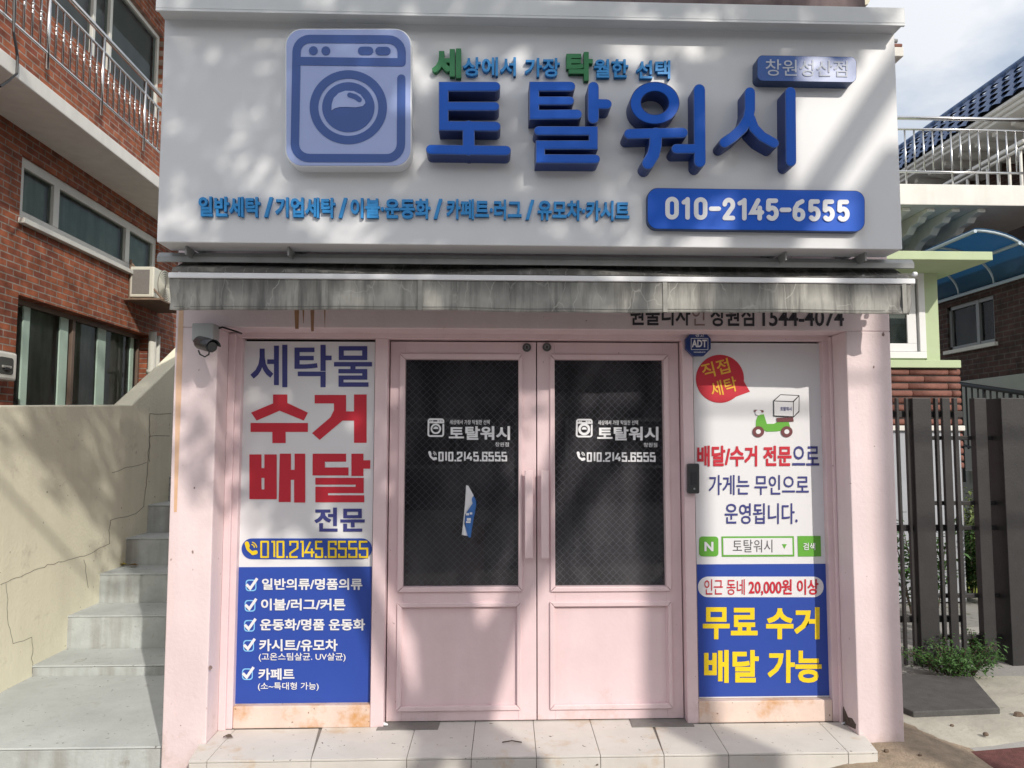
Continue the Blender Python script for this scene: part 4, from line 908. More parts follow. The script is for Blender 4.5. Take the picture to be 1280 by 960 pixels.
KY = -.038; w = MB(); w.prism(pxpoly(rrect(860.3, 579.5, 874.3, 617, 2, 4), KY), KY, -.001); w.build('housing', pm('keypad_grey', (.045, .047, .05), .4, .1, 30), kp, bevel=.003)
w = MB(); w.prism(pxpoly(rrect(864, 590, 871, 606, 1, 3), KY - .002), KY - .003, KY + .001); w.build('reader', M_black, kp)
w = MB(); w.prism(pxpoly(arc(868, 611, 1.2, 1.2, 0, 330, 11), KY - .002), KY - .003, KY + .001); w.build('button', M_alu, kp)
# torn flyer on the left door
fly = thing('torn_flyer', (at(585, 640, LF)[0], LF + .02, at(585, 670, LF)[1]), 'torn white and blue paper flyer stuck on the dark glass of the left door', 'flyer')
zq = lambda x, y: (550 + x / 7.387, 590 + y / 7.387)
def curled(pts, bulge, name, mat):
    w = MB(); n_ = len(pts); vs = []
    for (xa, ya, xb, yb_), k in zip(pts, range(n_)):
        for t in range(5):
            u = t / 4; px_, py_ = zq(xa + (xb - xa) * u, ya + (yb_ - ya) * u)
            Yk = LF + .026 - bulge * sin(pi * min(1, u * .9 + .05)) * (.3 + .7 * k / (n_ - 1)) - .002
            X, Zz = at(px_, py_, LF + .02); vs.append((X, Yk, Zz))
    w.add(vs, [(k * 5 + t, k * 5 + 5 + t, k * 5 + 6 + t, k * 5 + 1 + t) for k in range(n_ - 1) for t in range(4)])
    return w.build(name, mat, fly, smooth=True)
curled([(240, 120, 262, 126), (236, 210, 310, 215), (230, 300, 300, 290), (220, 400, 232, 395), (212, 480, 225, 480), (200, 580, 258, 590)], .012, 'paper', M_print)
curled([(300, 225, 318, 230), (288, 250, 334, 270), (300, 290, 334, 310), (236, 392, 320, 390), (228, 450, 305, 460), (240, 540, 292, 545), (258, 598, 285, 604)], .02, 'printed_side', pm('flyer_blue', (.04, .16, .48), .4, .2, 40))
w = MB()
for a_, b_, c_, e_ in ((240, 380, 268, 400), (275, 372, 298, 392), (248, 425, 285, 450), (240, 455, 282, 470)):
    p = [at(*zq(*k), LF) for k in ((a_, b_), (c_, b_), (c_, e_), (a_, e_))]; w.prism(p, LF - .0015, LF - .0005)
w.build('lettering', M_print, fly)

# security camera
cc = thing('security_camera', (at(253, 415, -.25)[0], -.25, at(253, 415, -.25)[1]), 'dark bullet security camera on a pale junction box high on the corner pillar', 'security camera')
a_ = at(240, 404, -.29); b_ = at(266, 426, -.29)
w = MB(); w.box(a_[0], b_[0], -.29, PF - .001, b_[1], a_[1]); w.build('junction_box', pm('box_grey', (.40, .41, .41), .5, .06, 10), cc, bevel=.004)
c0 = Vector((at(243, 428, -.36)[0], -.30, at(243, 427, -.36)[1])); c1 = Vector((at(266.5, 434, -.41)[0], -.43, at(266.5, 434, -.41)[1]))
w = MB(); dd = (c1 - c0).normalized(); w.tube([c0 - dd * .012, c0, c0 + (c1 - c0) * .15, c1 - dd * .01, c1], .03, 20, [.016, .026, .030, .030, .028]); cb = w.build('camera_body', pm('camera_black', (.03, .032, .037), .35, .08, 20), cc, smooth=True)
w = MB(); w.tube([c1 - dd * .001, c1 + dd * .006], .024, 20); w.build('lens', pm('lens_glass', (.008, .008, .01), .08, .0, 5, spec=.8), cb)
w = MB(); n_ = 10; vs = []
for i in range(2):
    p = c0.lerp(c1, .1 + 1.02 * i); 
    sv = dd.cross(Vector((0, 0, 1))).normalized(); uv = sv.cross(dd).normalized()
    for k in range(n_ + 1): t = radians(5 + 170 * k / n_); vs.append(p + sv * .035 * cos(t) + uv * .036 * sin(t))
w.add(vs, [(k, k + 1, n_ + 2 + k, n_ + 1 + k) for k in range(n_)]); vz = w.build('visor', pm('camera_black', (.03, .032, .037)), cb, smooth=True); q_ = vz.modifiers.new('t', 'SOLIDIFY'); q_.thickness = .003
w = MB(); w.tube([(c0.x + .01, -.30, c0.z - .01), (c0.x + .04, -.26, c0.z + .0), (c0.x + .05, -.23, c0.z + .02)], .014, 10); w.build('mount_arm', pm('box_grey', (.4, .41, .41)), cc)
kx = lambda x, y, Y: (at(x, y, Y)[0], Y, at(x, y, Y)[1])
w = MB(); w.tube([kx(248, 438, -.36), kx(250, 443, -.37), kx(256, 446, -.37), kx(261, 443, -.36), kx(262, 436, -.33)], .004, 6); w.build('cable', M_blk, cc)
w = MB(); w.tube([kx(265, 410, -.27), kx(271, 411, -.21), kx(278, 409, -.20), kx(288, 412, -.20), kx(297, 415, -.197), kx(302, 417, -.10)], .005, 6); w.build('cable', M_blk, cc)

# ------------------------------------------------------------------ left: stairs, garden wall, brick house
GWX = -3.05
stairs = thing('concrete_stairs', (-2.5, .5, 0), 'flight of grey painted concrete steps climbing between the cream wall and the pink pillar', 'stairs')
zst = [at(60, 845, .94)[1]]
fronts = [-.43]; tops = []
y0_ = -.43; z_land = atz and (H - (948 - 551.5) / 960 * 3.87)
pts = [(40.7, 832), (85, 769.6), (125, 717), (158, 672.5), (185, 631)]
Yr = []; Zr = []
for px_, py_ in pts:
    yy, zz = atx(px_, py_, GWX); Yr.append(yy); Zr.append(zz)
yl, zl = atx(40.7, 845, GWX); z_land = zl
yf_l = atz(100, 934, z_land)[1]
XST = XL + .0
def tread(y0, y1, z0, z1, name='step'):
    w = MB(); w.box(GWX - .02, XST - .004, y0, y1 + .3, z0, z1 - .012); w.build('riser', M_riser, stairs, bevel=.008)
    w = MB(); w.box(GWX - .019, XST - .005, y0 - .006, y1 + .0, z1 - .0115, z1); w.build('tread', M_conc, stairs, bevel=.008)
tread(yf_l, Yr[0], -.12, z_land)
Yr.append(Yr[-1] + .45)
pz = z_land
for k in range(5):
    tread(Yr[k], Yr[k + 1], pz - .05, Zr[k]); pz = Zr[k]
for k in range(5, 9):
    tread(Yr[-1], Yr[-1] + .45, pz - .05, pz + .235); pz += .235; Yr.append(Yr[-1] + .45)

def crack_mat(): 
    return M_cream
gw = thing('garden_wall', (GWX - .1, 2, 0), 'cream rendered garden wall with stepped cracks beside the stairs', 'wall')
yA, zA = atx(-40, 507, GWX); yB, zB = atx(165, 506, GWX); yC, zC = atx(215, 458, GWX)
w = MB(); w.prismx([(-1.5, -.1), (-1.5, zA - .01), (yA, zA), (yB, zB), (yC, zC), (yC + 3.0, zC + 1.6), (yC + 3.0, -.1)], GWX - .16, GWX); w.build('wall', M_cream, gw, bevel=.012)
M_crack = pm('crack_dark', (.24, .225, .18), .9, .3, 30)
for line in ([(0, 732), (8, 728), (60, 706), (105, 695), (137, 680), (137, 650), (170, 643), (180, 632), (184, 580), (187, 545), (212, 545)], [(8, 730), (10, 780), (17, 805), (40, 797), (40, 842)], [(140, 590), (183, 578)], [(187, 577), (187, 518), (214, 517)], [(105, 700), (110, 735)]):
    w = MB(); P = []
    for (x0, y0), (x1, y1) in zip(line, line[1:]):
        n_ = max(2, int(hypot(x1 - x0, y1 - y0) / 6))
        for i in range(n_): t = i / n_; P.append((x0 + (x1 - x0) * t + random.uniform(-1.1, 1.1), y0 + (y1 - y0) * t + random.uniform(-1.1, 1.1)))
    P.append(line[-1]); rb = ribbon(P, .6, 'flat')
    vs = [(GWX + .0015, *atx(x, y, GWX)) for x, y in rb]; n2 = len(P)
    w.add(vs, [(i, i + 1, 2 * n2 - 2 - i, 2 * n2 - 1 - i) for i in range(n2 - 1)]); w.build('crack', M_crack, gw)

BX = -4.2
bh = thing('brick_house', (BX - 2, 4, 0), 'two storey red brick house with a white balcony slab and steel railing', 'house')
Y_near, Y_far = 1.2, 10.0
def wx(pxl, pyt, pyb): return None
wy0, wzt = atx(23, 368, BX); wy1, _ = atx(188, 412, BX); wzb = .9
sy0, szt = atx(28, 193, BX); _, szb = atx(30, 275, BX); sy1, _ = atx(198, 300, BX)
uy0, uzb = atx(62, 35, BX); uzb = H + 4.1; uzt = H + 5.25; uy1 = atx(204, 60, BX)[0]
wall = MB()
def wallbox(y0, y1, z0, z1): wall.box(BX - .25, BX, y0, y1, z0, z1)
ZTOP = H + 5.7
wallbox(Y_near, wy0, -.1, szb); wallbox(wy1, Y_far, -.1, szb); wallbox(wy0, wy1, -.1, wzb); wallbox(wy0, wy1, wzt, szb)
wallbox(Y_near, sy0, szb, szt); wallbox(sy1, Y_far, szb, szt)
wallbox(Y_near, Y_far, szt, uzb); wallbox(Y_near, uy0, uzb, uzt); wallbox(uy1, Y_far, uzb, uzt); wallbox(Y_near, Y_far, uzt, ZTOP)
wall.build('wall', B_orange, bh)
w = MB(); w.box(BX - 6, BX - .26, Y_near, Y_far, -.1, ZTOP - .02); w.build('house_body', pm('house_dark_body', (.05, .04, .04), .9), bh)
w = MB(); w.box(BX - 6, BX + .75, Y_near - .3, Y_far + .3, ZTOP, ZTOP + .15); w.build('roof', M_slabw, bh)
def win(y0, y1, z0, z1, fm, mull, back, glass, fw=.05, inset=.10, name='window', panels=()):
    """window in the x = BX plane"""
    f = MB(); xf = BX - inset
    f.box(xf - .06, xf, y0, y1, z0, z0 + fw); f.box(xf - .06, xf, y0, y1, z1 - fw, z1); f.box(xf - .06, xf, y0, y0 + fw, z0 + fw, z1 - fw); f.box(xf - .06, xf, y1 - fw, y1, z0 + fw, z1 - fw)
    for m_ in mull: f.box(xf - .06, xf + .004, m_ - fw * .55, m_ + fw * .55, z0 + fw, z1 - fw)
    fo = f.build(name, fm, bh, bevel=.004)
    p = MB(); ya_, yb2, za_, zb3 = y0 + fw * .5, y1 - fw * .5, z0 + fw * .5, z1 - fw * .5; p.add([(xf - .03, ya_, za_), (xf - .03, yb2, za_), (xf - .03, yb2, zb3), (xf - .03, ya_, zb3)], [(0, 1, 2, 3)]); p.build('pane', glass, fo)
    p = MB(); p.box(xf - .10, xf - .09, y0, y1, z0, z1); p.build('blind', back, fo)
    for a_, b_ in panels:
        p = MB(); p.box(xf - .028, xf - .012, a_, b_, z0 + fw, z1 - fw); p.build('sash', M_mint, fo, bevel=.003)
my = lambda px, py: atx(px, py, BX)[0]
win(wy0, wy1, wzb, wzt, M_woodframe, [my(106, 430)], M_curt, G_win, .05, .12, panels=[(my(46, 430), my(54, 430)), (my(91, 430), my(101, 430)), (my(137, 430), my(147, 430)), (my(177, 430), my(181, 430))])
win(sy0, sy1, szb, szt, M_winframe, [my(74, 260), my(163, 290)], M_curt, G_win, .09, .03)
win(uy0, uy1, uzb, uzt, M_winframe, [my(142, 90), uy0 + .9], pm('grey_blind', (.10, .11, .11), .7), G_win, .05, .05)
w = MB(); w.box(BX, BX + .06, sy0 - .02, sy1 + .02, szb - .05, szb - .002); w.build('window_sill', M_winframe, bh, bevel=.004)
# balcony slab
BSX = -3.64
zs0 = atx(0, 81, BSX)[1]; zs1 = zs0 + .13; yend = 8.5
w = MB(); w.box(BX + .001, BSX, Y_near - .2, yend, zs0, zs1); w.build('balcony_slab', M_slabw, bh, bevel=.008)
w = MB(); w.box(BX + .002, BSX - .12, Y_near - .2, yend, zs1, zs1 + .25); w.build('balcony_parapet', B_orange, bh)
rl = bpy.data.objects.new('railing', None); COL.objects.link(rl); rl.parent = bh; WL[rl.name] = WL[bh.name]
RX = -3.72
zr0 = atx(0, 14, RX)[1]; zr1 = zr0 + .50; zr2 = zr1 + .16
for nm, z_, r_ in (('bottom_rail', zr0, .014), ('middle_rail', zr1, .014), ('top_rail', zr2, .024)):
    w = MB(); w.tube([(RX, Y_near, z_), (RX, yend, z_)], r_, 10); w.build(nm, M_steel, rl, smooth=True)
yy = 1.55; k = 0
while yy < 6.4:
    w = MB()
    if k % 8 == 5: w.tube([(RX, yy, zs1 + .2), (RX, yy, zr2)], .018, 8)
    else:
        zm = zr0 + (zr1 - zr0) * .55
        ts = [zr0, zm - .06, zm - .055, zm - .05, zm - .045, zm - .02, zm - .015, zm - .01, zm - .005, zm + .02, zm + .025, zm + .03, zm + .035, zr1]
        rs = [.0115, .0115, .016, .016, .0105, .0105, .016, .016, .0105, .0105, .016, .016, .0105, .0115]
        w.tube([(RX, yy, t) for t in ts], .01, 7, rs)
    w.build('railing_post' if k % 8 == 5 else 'baluster', M_steel, rl, smooth=True); yy += .115; k += 1
# downpipes
for px_, r_, zt_ in ((191, .045, 415), (197.5, .03, 420)):
    yp, zp_ = atx(px_, zt_, BX + .08)
    w = MB(); w.tube([(BX + .08, yp, .6), (BX + .08, yp, zp_)], r_, 10); w.tube([(BX + .08, yp, zp_ - .52), (BX + .08, yp, zp_ - .47)], r_ + .015, 10); w.build('downpipe', pm('pipe_white', (.55, .55, .50), .5, .1, 6), bh, smooth=True)
# a yellowish cable drooping down the slab end
w = MB(); P = [(18, -10), (17, 40), (22, 70), (21, 92), (12, 100), (0, 108)]
w.tube([(BSX + .03, *atx(x, y, BSX + .03)) for x, y in P], .010, 6); w.build('cable', M_blk, bh)
# air conditioner
ac = thing('air_conditioner', (BX + .2, 5.2, H + 1.75), 'cream outdoor air conditioner unit on a rusty bracket under the strip window', 'air conditioner')
AX1 = BX + .30; yA1, zt1 = atx(193, 333, AX1); _, zb1 = atx(193, 372, AX1); AX0 = BX + .02
w = MB(); w.box(AX0, AX1, yA1, yA1 + .78, zb1, zt1); w.build('casing', M_acw, ac, bevel=.015)
w = MB(); w.box(AX0 + .03, AX1 - .05, yA1 - .006, yA1 + .01, zb1 + .04, zt1 - .04); w.build('side_grille', M_acd, ac)
w = MB()
for k in range(7):
    r_ = .035 + k * .026; cy, cz = yA1 + .30, (zb1 + zt1) / 2
    w.tube([(AX1 + .012, cy + r_ * cos(2 * pi * i / 28), cz + r_ * sin(2 * pi * i / 28)) for i in range(29)], .0045, 5)
w.build('fan_grille', M_acw, ac, smooth=True)
w = MB(); w.tube([(AX1 + .001, yA1 + .30, (zb1 + zt1) / 2), (AX1 + .006, yA1 + .30, (zb1 + zt1) / 2)], .20, 28); w.build('fan_opening', M_acd, ac)
for yb_ in (yA1 + .02, yA1 + .72):
    w = MB(); w.tube([(BX + .01, yb_, zb1 - .02), (AX1 + .12, yb_, zb1 - .02)], .015, 6); w.tube([(BX + .01, yb_, zb1 + .42), (AX1 + .1, yb_, zb1 - .02)], .013, 6); w.tube([(BX + .015, yb_, zb1 - .03), (BX + .015, yb_, zb1 + .45)], .014, 6); w.build('bracket', M_rusty, ac)
w = MB(); w.box(BX + .01, AX1 + .12, yA1 - .1, yA1 + .85, zb1 - .05, zb1 - .035); w.build('tray', M_rusty, ac)
# meter box on the brick corner
mbx = thing('meter_box', (BX + .1, 2.6, H + .5), 'white utility meter box fixed to the brick wall above the cream wall', 'meter box')
MX = BX + .14; y1_, z1_ = atx(22.5, 442, MX); _, z0_ = atx(22.5, 477, MX)
w = MB(); w.box(BX + .001, MX, y1_ - .42, y1_, z0_, z1_); w.build('casing', pm('meter_white', (.62, .62, .58), .45, .05, 8), mbx, bevel=.02)
w = MB(); w.prismx([(p[0], p[1]) for p in rrect(y1_ - .26, z0_ + .05, y1_ - .06, z1_ - .05, .03)], MX - .01, MX + .004); w.build('window', pm('meter_dark', (.07, .075, .075), .25, .1, 10), mbx)
w = MB(); w.box(MX - .01, MX + .016, y1_ - .22, y1_ - .10, z0_ + .10, z1_ - .12); w.build('dial', pm('meter_grey', (.32, .32, .30), .4), mbx, bevel=.004)
w = MB(); w.box(MX - .01, MX + .018, y1_ - .19, y1_ - .13, z1_ - .16, z1_ - .135); w.build('display', M_black, mbx)

# ------------------------------------------------------------------ right: gate
GY = 1.2
gate = thing('steel_gate', (3.5, GY, .1), 'charcoal steel bar gate with wide and narrow uprights beside the pink pillar', 'gate')
gb = .11
def upright(xa, xb, yoff, d, name='bar', top=497.5, mid=660):
    x0 = at(xa, mid, GY + yoff)[0]; x1 = at(xb, mid, GY + yoff)[0]; z1 = at((xa + xb) / 2, top, GY + yoff)[1]
    w = MB(); w.box(x0, x1, GY + yoff, GY + yoff + d, gb, z1); w.build(name, M_gate, gate, bevel=.004)
upright(1107, 1111, 0, .03); upright(1126, 1129.5, 0, .03); upright(1138, 1141.5, 0, .03)
upright(1146.5, 1170, -.03, .12, 'post'); upright(1175, 1179, 0, .03); upright(1184, 1194, 0, .03); upright(1198.5, 1203.5, 0, .03)
upright(1224.5, 1240, .01, .06, 'post'); upright(1258.5, 1300, -.05, .2, 'post'); upright(1318, 1330, 0, .06)
def rail(y, xa, xb, yoff, h=.035, dd_=.03):
    x0 = at(xa, y, GY + yoff)[0]; x1 = at(xb, y, GY + yoff)[0]; z = at(1180, y, GY + yoff)[1]
    w = MB(); w.box(x0, x1, GY + yoff, GY + yoff + dd_, z - h / 2, z + h / 2); w.build('rail', M_gate, gate, bevel=.003)
for y in (518, 660, 774): rail(y, 1100, 1204, .032, .045)
for y in (547.5, 629, 660, 745, 797): rail(y, 1165, 1330, .034 + .03, .03)
# ramp slab, weeds
rs = thing('ramp_slab', (3.0, .3, .1), 'dark sloping slab laid in front of the gate on the concrete apron', 'slab')
A_ = [zp(1140, 889.5, .155), zp(1250, 885, .155), zp(1216, 846, .165), zp(1118, 842, .165)]
A_[3] = (XR + .02, A_[2][1] + .2, .165); A_[0] = zp(1141.5, 889.5, .155)
w = MB(); w.hexa([(x, y, z - .045) for x, y, z in A_], A_); w.build('slab', M_ramp, rs, bevel=.006)
def blades(name, base, n, hgt, spread, mat, label, cat, leafw=.02, droop=.5, group=None, stalks=6):
    t = thing(name, base, label, cat, group)
    lf = MB(); stm = MB()
    for s_ in range(stalks):
        a_ = random.uniform(0, 2 * pi); rr = random.uniform(.1, 1) * spread; hh = hgt * random.uniform(.55, 1.0)
        p0 = Vector(base) + Vector((rr * .4 * cos(a_), rr * .4 * sin(a_), 0)); p1 = Vector(base) + Vector((rr * cos(a_), rr * sin(a_), hh))
        pm_ = p0.lerp(p1, .5) + Vector((0, 0, hh * .15)); stm.tube([p0, pm_, p1], .004, 5, [.005, .004, .002])
        for i in range(n // stalks):
            u = random.uniform(.15, 1.0); c_ = (p0.lerp(pm_, u * 2) if u < .5 else pm_.lerp(p1, u * 2 - 1)) + Vector((random.gauss(0, spread * .12), random.gauss(0, spread * .12), random.gauss(0, hgt * .05)))
            d_ = Vector((random.gauss(0, 1), random.gauss(0, 1), random.gauss(.1, .5))).normalized(); sd_ = d_.cross(Vector((0, 0, 1))).normalized(); L_ = leafw * random.uniform(1.2, 2.6)
            e1 = c_ + d_ * L_ * .5; e2 = c_ + d_ * L_ - Vector((0, 0, L_ * droop * .5)); ww = leafw * random.uniform(.3, .6)
            lf.add([c_, e1 + sd_ * ww, e2, e1 - sd_ * ww], [(0, 1, 2, 3)])
    lf.build('leaves', mat, t); stm.build('stem', M_bark, t); return t
bw = zp(1210, 850, .12); blades('weed', (bw[0] + .02, bw[1] + .16, .12), 1700, .21, .34, M_weed, 'leafy green weed growing between the ramp slab and the gate foot', 'weed', .017, stalks=34)
bw = zp(1240, 838, .12); blades('weed', (bw[0] + .05, bw[1] + .25, .12), 420, .22, .14, M_weed, 'smaller weed at the foot of the broad gate post', 'weed', .016, stalks=12)
for (px_, D_, hg, mt_, lb) in ((1243, 3.0, 1.0, M_weed2, 'pale strappy leaved plant behind the gate gap'), (1205, 3.4, .75, M_weed, 'dark bushy shrub in the yard behind the narrow gate bars'), (1150, 2.6, .9, M_weed, 'dark leafy shrub between the wide gate post and the pillar'), (1215, 4.2, 1.0, M_weed2, 'pale green shrub further back near the black handrail')):
    X = at(px_, 600, D_)[0]; blades('yard_plant', (X, D_, .15), 700, hg, .30, mt_, lb, 'plant', .04, stalks=16)
kb = thing('planter_kerb', (4.5, 3.2, .14), 'lime yellow painted kerb in the yard behind the gate', 'kerb'); x0 = at(1196, 690, 3.4)[0]
w = MB(); w.box(x0, x0 + 1.6, 3.4, 3.52, .12, .30); w.build('kerb', pm('lime_paint', (.30, .36, .07), .6, .15, 10), kb, bevel=.01)

# ------------------------------------------------------------------ right: green bay
GB = 3.6
bay = thing('green_bay', (4.6, GB, .1), 'pale green painted bay with a white window on a ribbed brick base', 'bay')
gz_ = lambda y, Y=GB: at(1150, y, Y)[1]; gx_ = lambda x, y=400, Y=GB: at(x, y, Y)[0]
xw = gx_(1156.5); xe_ = gx_(1173.5)
w = MB(); w.box(xw, xe_, GB, GB + 1.8, gz_(455), gz_(330)); w.box(2.6, xw, GB + .02, GB + 1.8, gz_(455), gz_(447)); w.box(2.6, xw, GB + .02, GB + 1.8, gz_(341), gz_(330)); w.build('wall', M_greenp, bay, bevel=.005)
z0_ = at(1170, 324.5, GB - .62)[1]; z1_ = at(1170, 315, GB - .62)[1]
w = MB(); w.box(2.5, at(1241, 320, GB - .62)[0], GB - .62, GB + 2, z0_, z1_ + .01); w.build('roof', M_greenp, bay, bevel=.006)
w = MB(); w.box(2.5, at(1201.5, 455, GB - .10)[0], GB - .10, GB + 1.9, at(1170, 459.5, GB - .10)[1], at(1170, 450, GB - .1)[1]); w.build('sill', M_greenp, bay, bevel=.005)
fr_ = MB(); fz0, fz1 = gz_(448), gz_(341)
xf0 = 2.6; fr_.box(xf0, xw, GB - .01, GB + .06, fz0, fz0 + .07); fr_.box(xf0, xw, GB - .01, GB + .06, fz1 - .07, fz1); fr_.box(xw - .07, xw, GB - .01, GB + .06, fz0 + .07, fz1 - .07)
wf = fr_.build('window', M_pvc, bay, bevel=.005)
fr_ = MB(); xi = xw - .09; fr_.box(xf0, xi, GB + .012, GB + .05, fz0 + .075, fz0 + .16); fr_.box(xi - .10, xi, GB + .012, GB + .05, fz0 + .16, fz1 - .075); fr_.build('sash', M_pvc, wf, bevel=.005)
w = MB(); w.box(xf0, xi - .1, GB + .03, GB + .036, fz0 + .16, fz1 - .07); w.build('pane', G_teal, wf)
w = MB(); w.box(xf0, xw - .1, GB + .5, GB + .51, fz0, fz1); w.build('curtain', pm('teal_curtain', (.10, .20, .20), .8, .2, 5, streak=.5), bay)
w = MB(); xb_ = at(1201, 500, GB - .04)[0]; zt_ = at(1170, 460, GB - .1)[1]; rh = (at(1170, 460, GB)[1] - at(1170, 540, GB)[1]) / 9
for k in range(14):
    zc = zt_ - rh * (k + .5); x = 3.4 - random.uniform(0, .3)
    if zc < .2: break
    while x < xb_:
        xn = min(x + .42, xb_)
        w.prismx([(p[0], p[1]) for p in rrect(GB - .06, zc - rh * .40, GB + .1, zc + rh * .40, rh * .3, 4)], x + .006, xn - .006); x = xn
w.build('brick_base', M_hoseb, bay, smooth=True)
w = MB(); w.box(2.6, xb_ - .01, GB - .03, GB + 1.8, .1, zt_ - .003); w.build('mortar_core', M_mortar, bay)
ub = thing('utility_cabinet', (4.6, 3.2, .15), 'pale grey cabinet with a white cap standing behind the gate bars', 'cabinet')
x0 = at(1118, 600, 3.1)[0]; x1 = at(1208, 600, 3.1)[0]; z1_ = at(1160, 532, 3.1)[1]
w = MB(); w.box(x0, x1 - .03, 3.12, 3.5, .15, z1_ - .05); w.build('body', pm('cabinet_grey', (.36, .38, .42), .6, .1, 6), ub, bevel=.006)
w = MB(); w.box(x0 - .02, x1, 3.08, 3.5, z1_ - .05, z1_); w.build('cap', M_slabw, ub, bevel=.006)

# ------------------------------------------------------------------ right: tiled house with balcony and canopy
HX = 6.5
th = thing('tiled_house', (HX + 1, 6, 0), 'brown brick house with a blue tiled eave and a corbelled balcony with steel railing', 'house')
NB = 5.2                                   # balcony front plane
nx_ = lambda x, y=240: at(x, y, NB)[0]; nz_ = lambda y: at(1200, y, NB)[1]
bw0 = nx_(1085); bw1 = nx_(1340)
zt_, zb_ = nz_(230.5), nz_(256.5); NBK = 6.8
w = MB(); w.box(bw0, bw1, NB, NBK, zb_, zt_); w.build('balcony_slab', M_slabw, th, bevel=.01)
w = MB(); w.box(bw0, at(1196, 306, NBK)[0], NBK, NBK + .3, at(1170, 322, NBK)[1], zb_); w.build('wall', B_front, th)
for a_ in (1108, 1140, 1171, 1202.5, 1235):
    x0 = nx_(a_ - 5, 266); x1 = nx_(a_ + 5, 266); w = MB()
    w.prismx([(NB + .12, zb_), (NB + .12, zb_ - .05), (NB + .30, zb_ - .07), (NB + .36, zb_ - .13), (NB + .55, zb_ - .14), (NB + .64, zb_ - .22), (NB + .9, zb_ - .24), (NB + 1.05, zb_ - .34), (NBK + .0, zb_ - .36), (NBK, zb_)], x0, x1); w.build('corbel', M_slabw, th, bevel=.01)
w = MB(); w.prismx([(NB + .9, zb_ - .001), (NB + 1.15, zb_ - .22), (NBK, zb_ - .30), (NBK, zb_ - .001)], bw0, nx_(1262, 270)); w.build('cove', M_soffit, th)
rg = bpy.data.objects.new('railing', None); COL.objects.link(rg); rg.parent = th; WL[rg.name] = WL[th.name]; RY = NB + .05
for nm, y, r_ in (('top_rail', 148.5, .026), ('middle_rail', 162.5, .016), ('bottom_rail', 215.5, .016)):
    z = at(1200, y, RY)[1]; w = MB(); w.tube([(bw0, RY, z), (bw1, RY, z)], r_, 10); w.build(nm, M_steel, rg, smooth=True)
zA, zB, zC = at(1200, 162.5, RY)[1], at(1200, 215.5, RY)[1], zt_
for k in range(19):
    x = at(1097 + 11.55 * k, 190, RY)[0]; lo = zC if k % 5 == 3 else zB
    w = MB(); w.tube([(x, RY, lo), (x, RY, zA)], .0115, 8); w.build('baluster', M_steel, rg, smooth=True)
# tiled eave running back
EX0, EX1 = 7.4, 7.9; ez0, ez1 = H + 4.84, H + 5.55; ey0, ey1 = 5.6, 12.5
tl = MB(); rows = 5; yy_ = ey0
for r_ in range(rows):
    for c_ in range(int((ey1 - ey0) / .26)):
        u0, u1 = r_ / rows, (r_ + 1) / rows; yA_ = ey0 + c_ * .26 + (.13 if r_ % 2 else 0); vs = []
        for t in range(7):
            s_ = t / 6; bul = .045 * sin(pi * s_); yv = yA_ + .26 * s_
            for u, lift in ((u0 - .03, .03), (u1, 0)):
                vs.append((EX0 + (EX1 - EX0) * u - (bul + lift) * .8, yv, ez0 + (ez1 - ez0) * u + (bul + lift) * .55))
        k = len(tl.v); tl.add(vs, [(t * 2, t * 2 + 1, t * 2 + 3, t * 2 + 2) for t in range(6)])
tl.build('roof', M_rtile, th, smooth=True)
w = MB()
for c_ in range(int((ey1 - ey0) / .26)):
    y = ey0 + .26 * c_; w.tube([(EX1 - .02, y, ez1 + .02), (EX1 - .02, y + .25, ez1 + .02)], .06, 8)
w.build('ridge_tile_edge', M_rtile, th, smooth=True)
w = MB(); w.prism([(EX0 + .02, ez0 - .01), (EX1 + .05, ez1 - .02), (EX1 + 2, ez1 + .1), (EX1 + 2, ez0 - .02)], ey0, ey1); w.build('roof_deck', M_darkm, th)
for k, (dx, zz, h_) in enumerate(((0, -.02, .05), (.05, -.075, .05), (.10, -.13, .05))):
    w = MB(); w.box(EX0 - .02 + dx, EX0 + 1.3, ey0, ey1, ez0 + zz - h_, ez0 + zz); w.build('cornice', M_slabw, th, bevel=.008)
for k in range(15):
    y = ey0 + .2 + k * .42; w = MB(); w.prism([(EX0 + .25, ez0 - .182), (EX0 + .25, ez0 - .25), (EX0 + .5, ez0 - .30), (EX0 + 1.2, ez0 - .34), (EX0 + 1.2, ez0 - .182)], y, y + .10); w.build('eave_bracket', M_slabw, th, bevel=.006)
w = MB(); w.box(EX0 + 1.2, EX0 + 1.5, 5.0, 12.3, H + 2.85, ez0 - .18); w.build('upper_wall', B_dark, th)
# second railing along the side terrace
zr = H + 4.25; PX = 7.6
for dz, r_ in ((0, .03), (-.09, .02)):
    w = MB(); w.box(PX - .02, PX + .04, 6.0, 11.5, zr + dz - r_, zr + dz + r_ * .6); w.build('parapet_rail', M_slabw, th, bevel=.006)
for k in range(22):
    w = MB(); y = 6.1 + k * .24; w.tube([(PX + .01, y, H + 3.3), (PX + .01, y, zr - .1)], .022, 8); w.build('parapet_baluster', M_slabw, th, smooth=True)
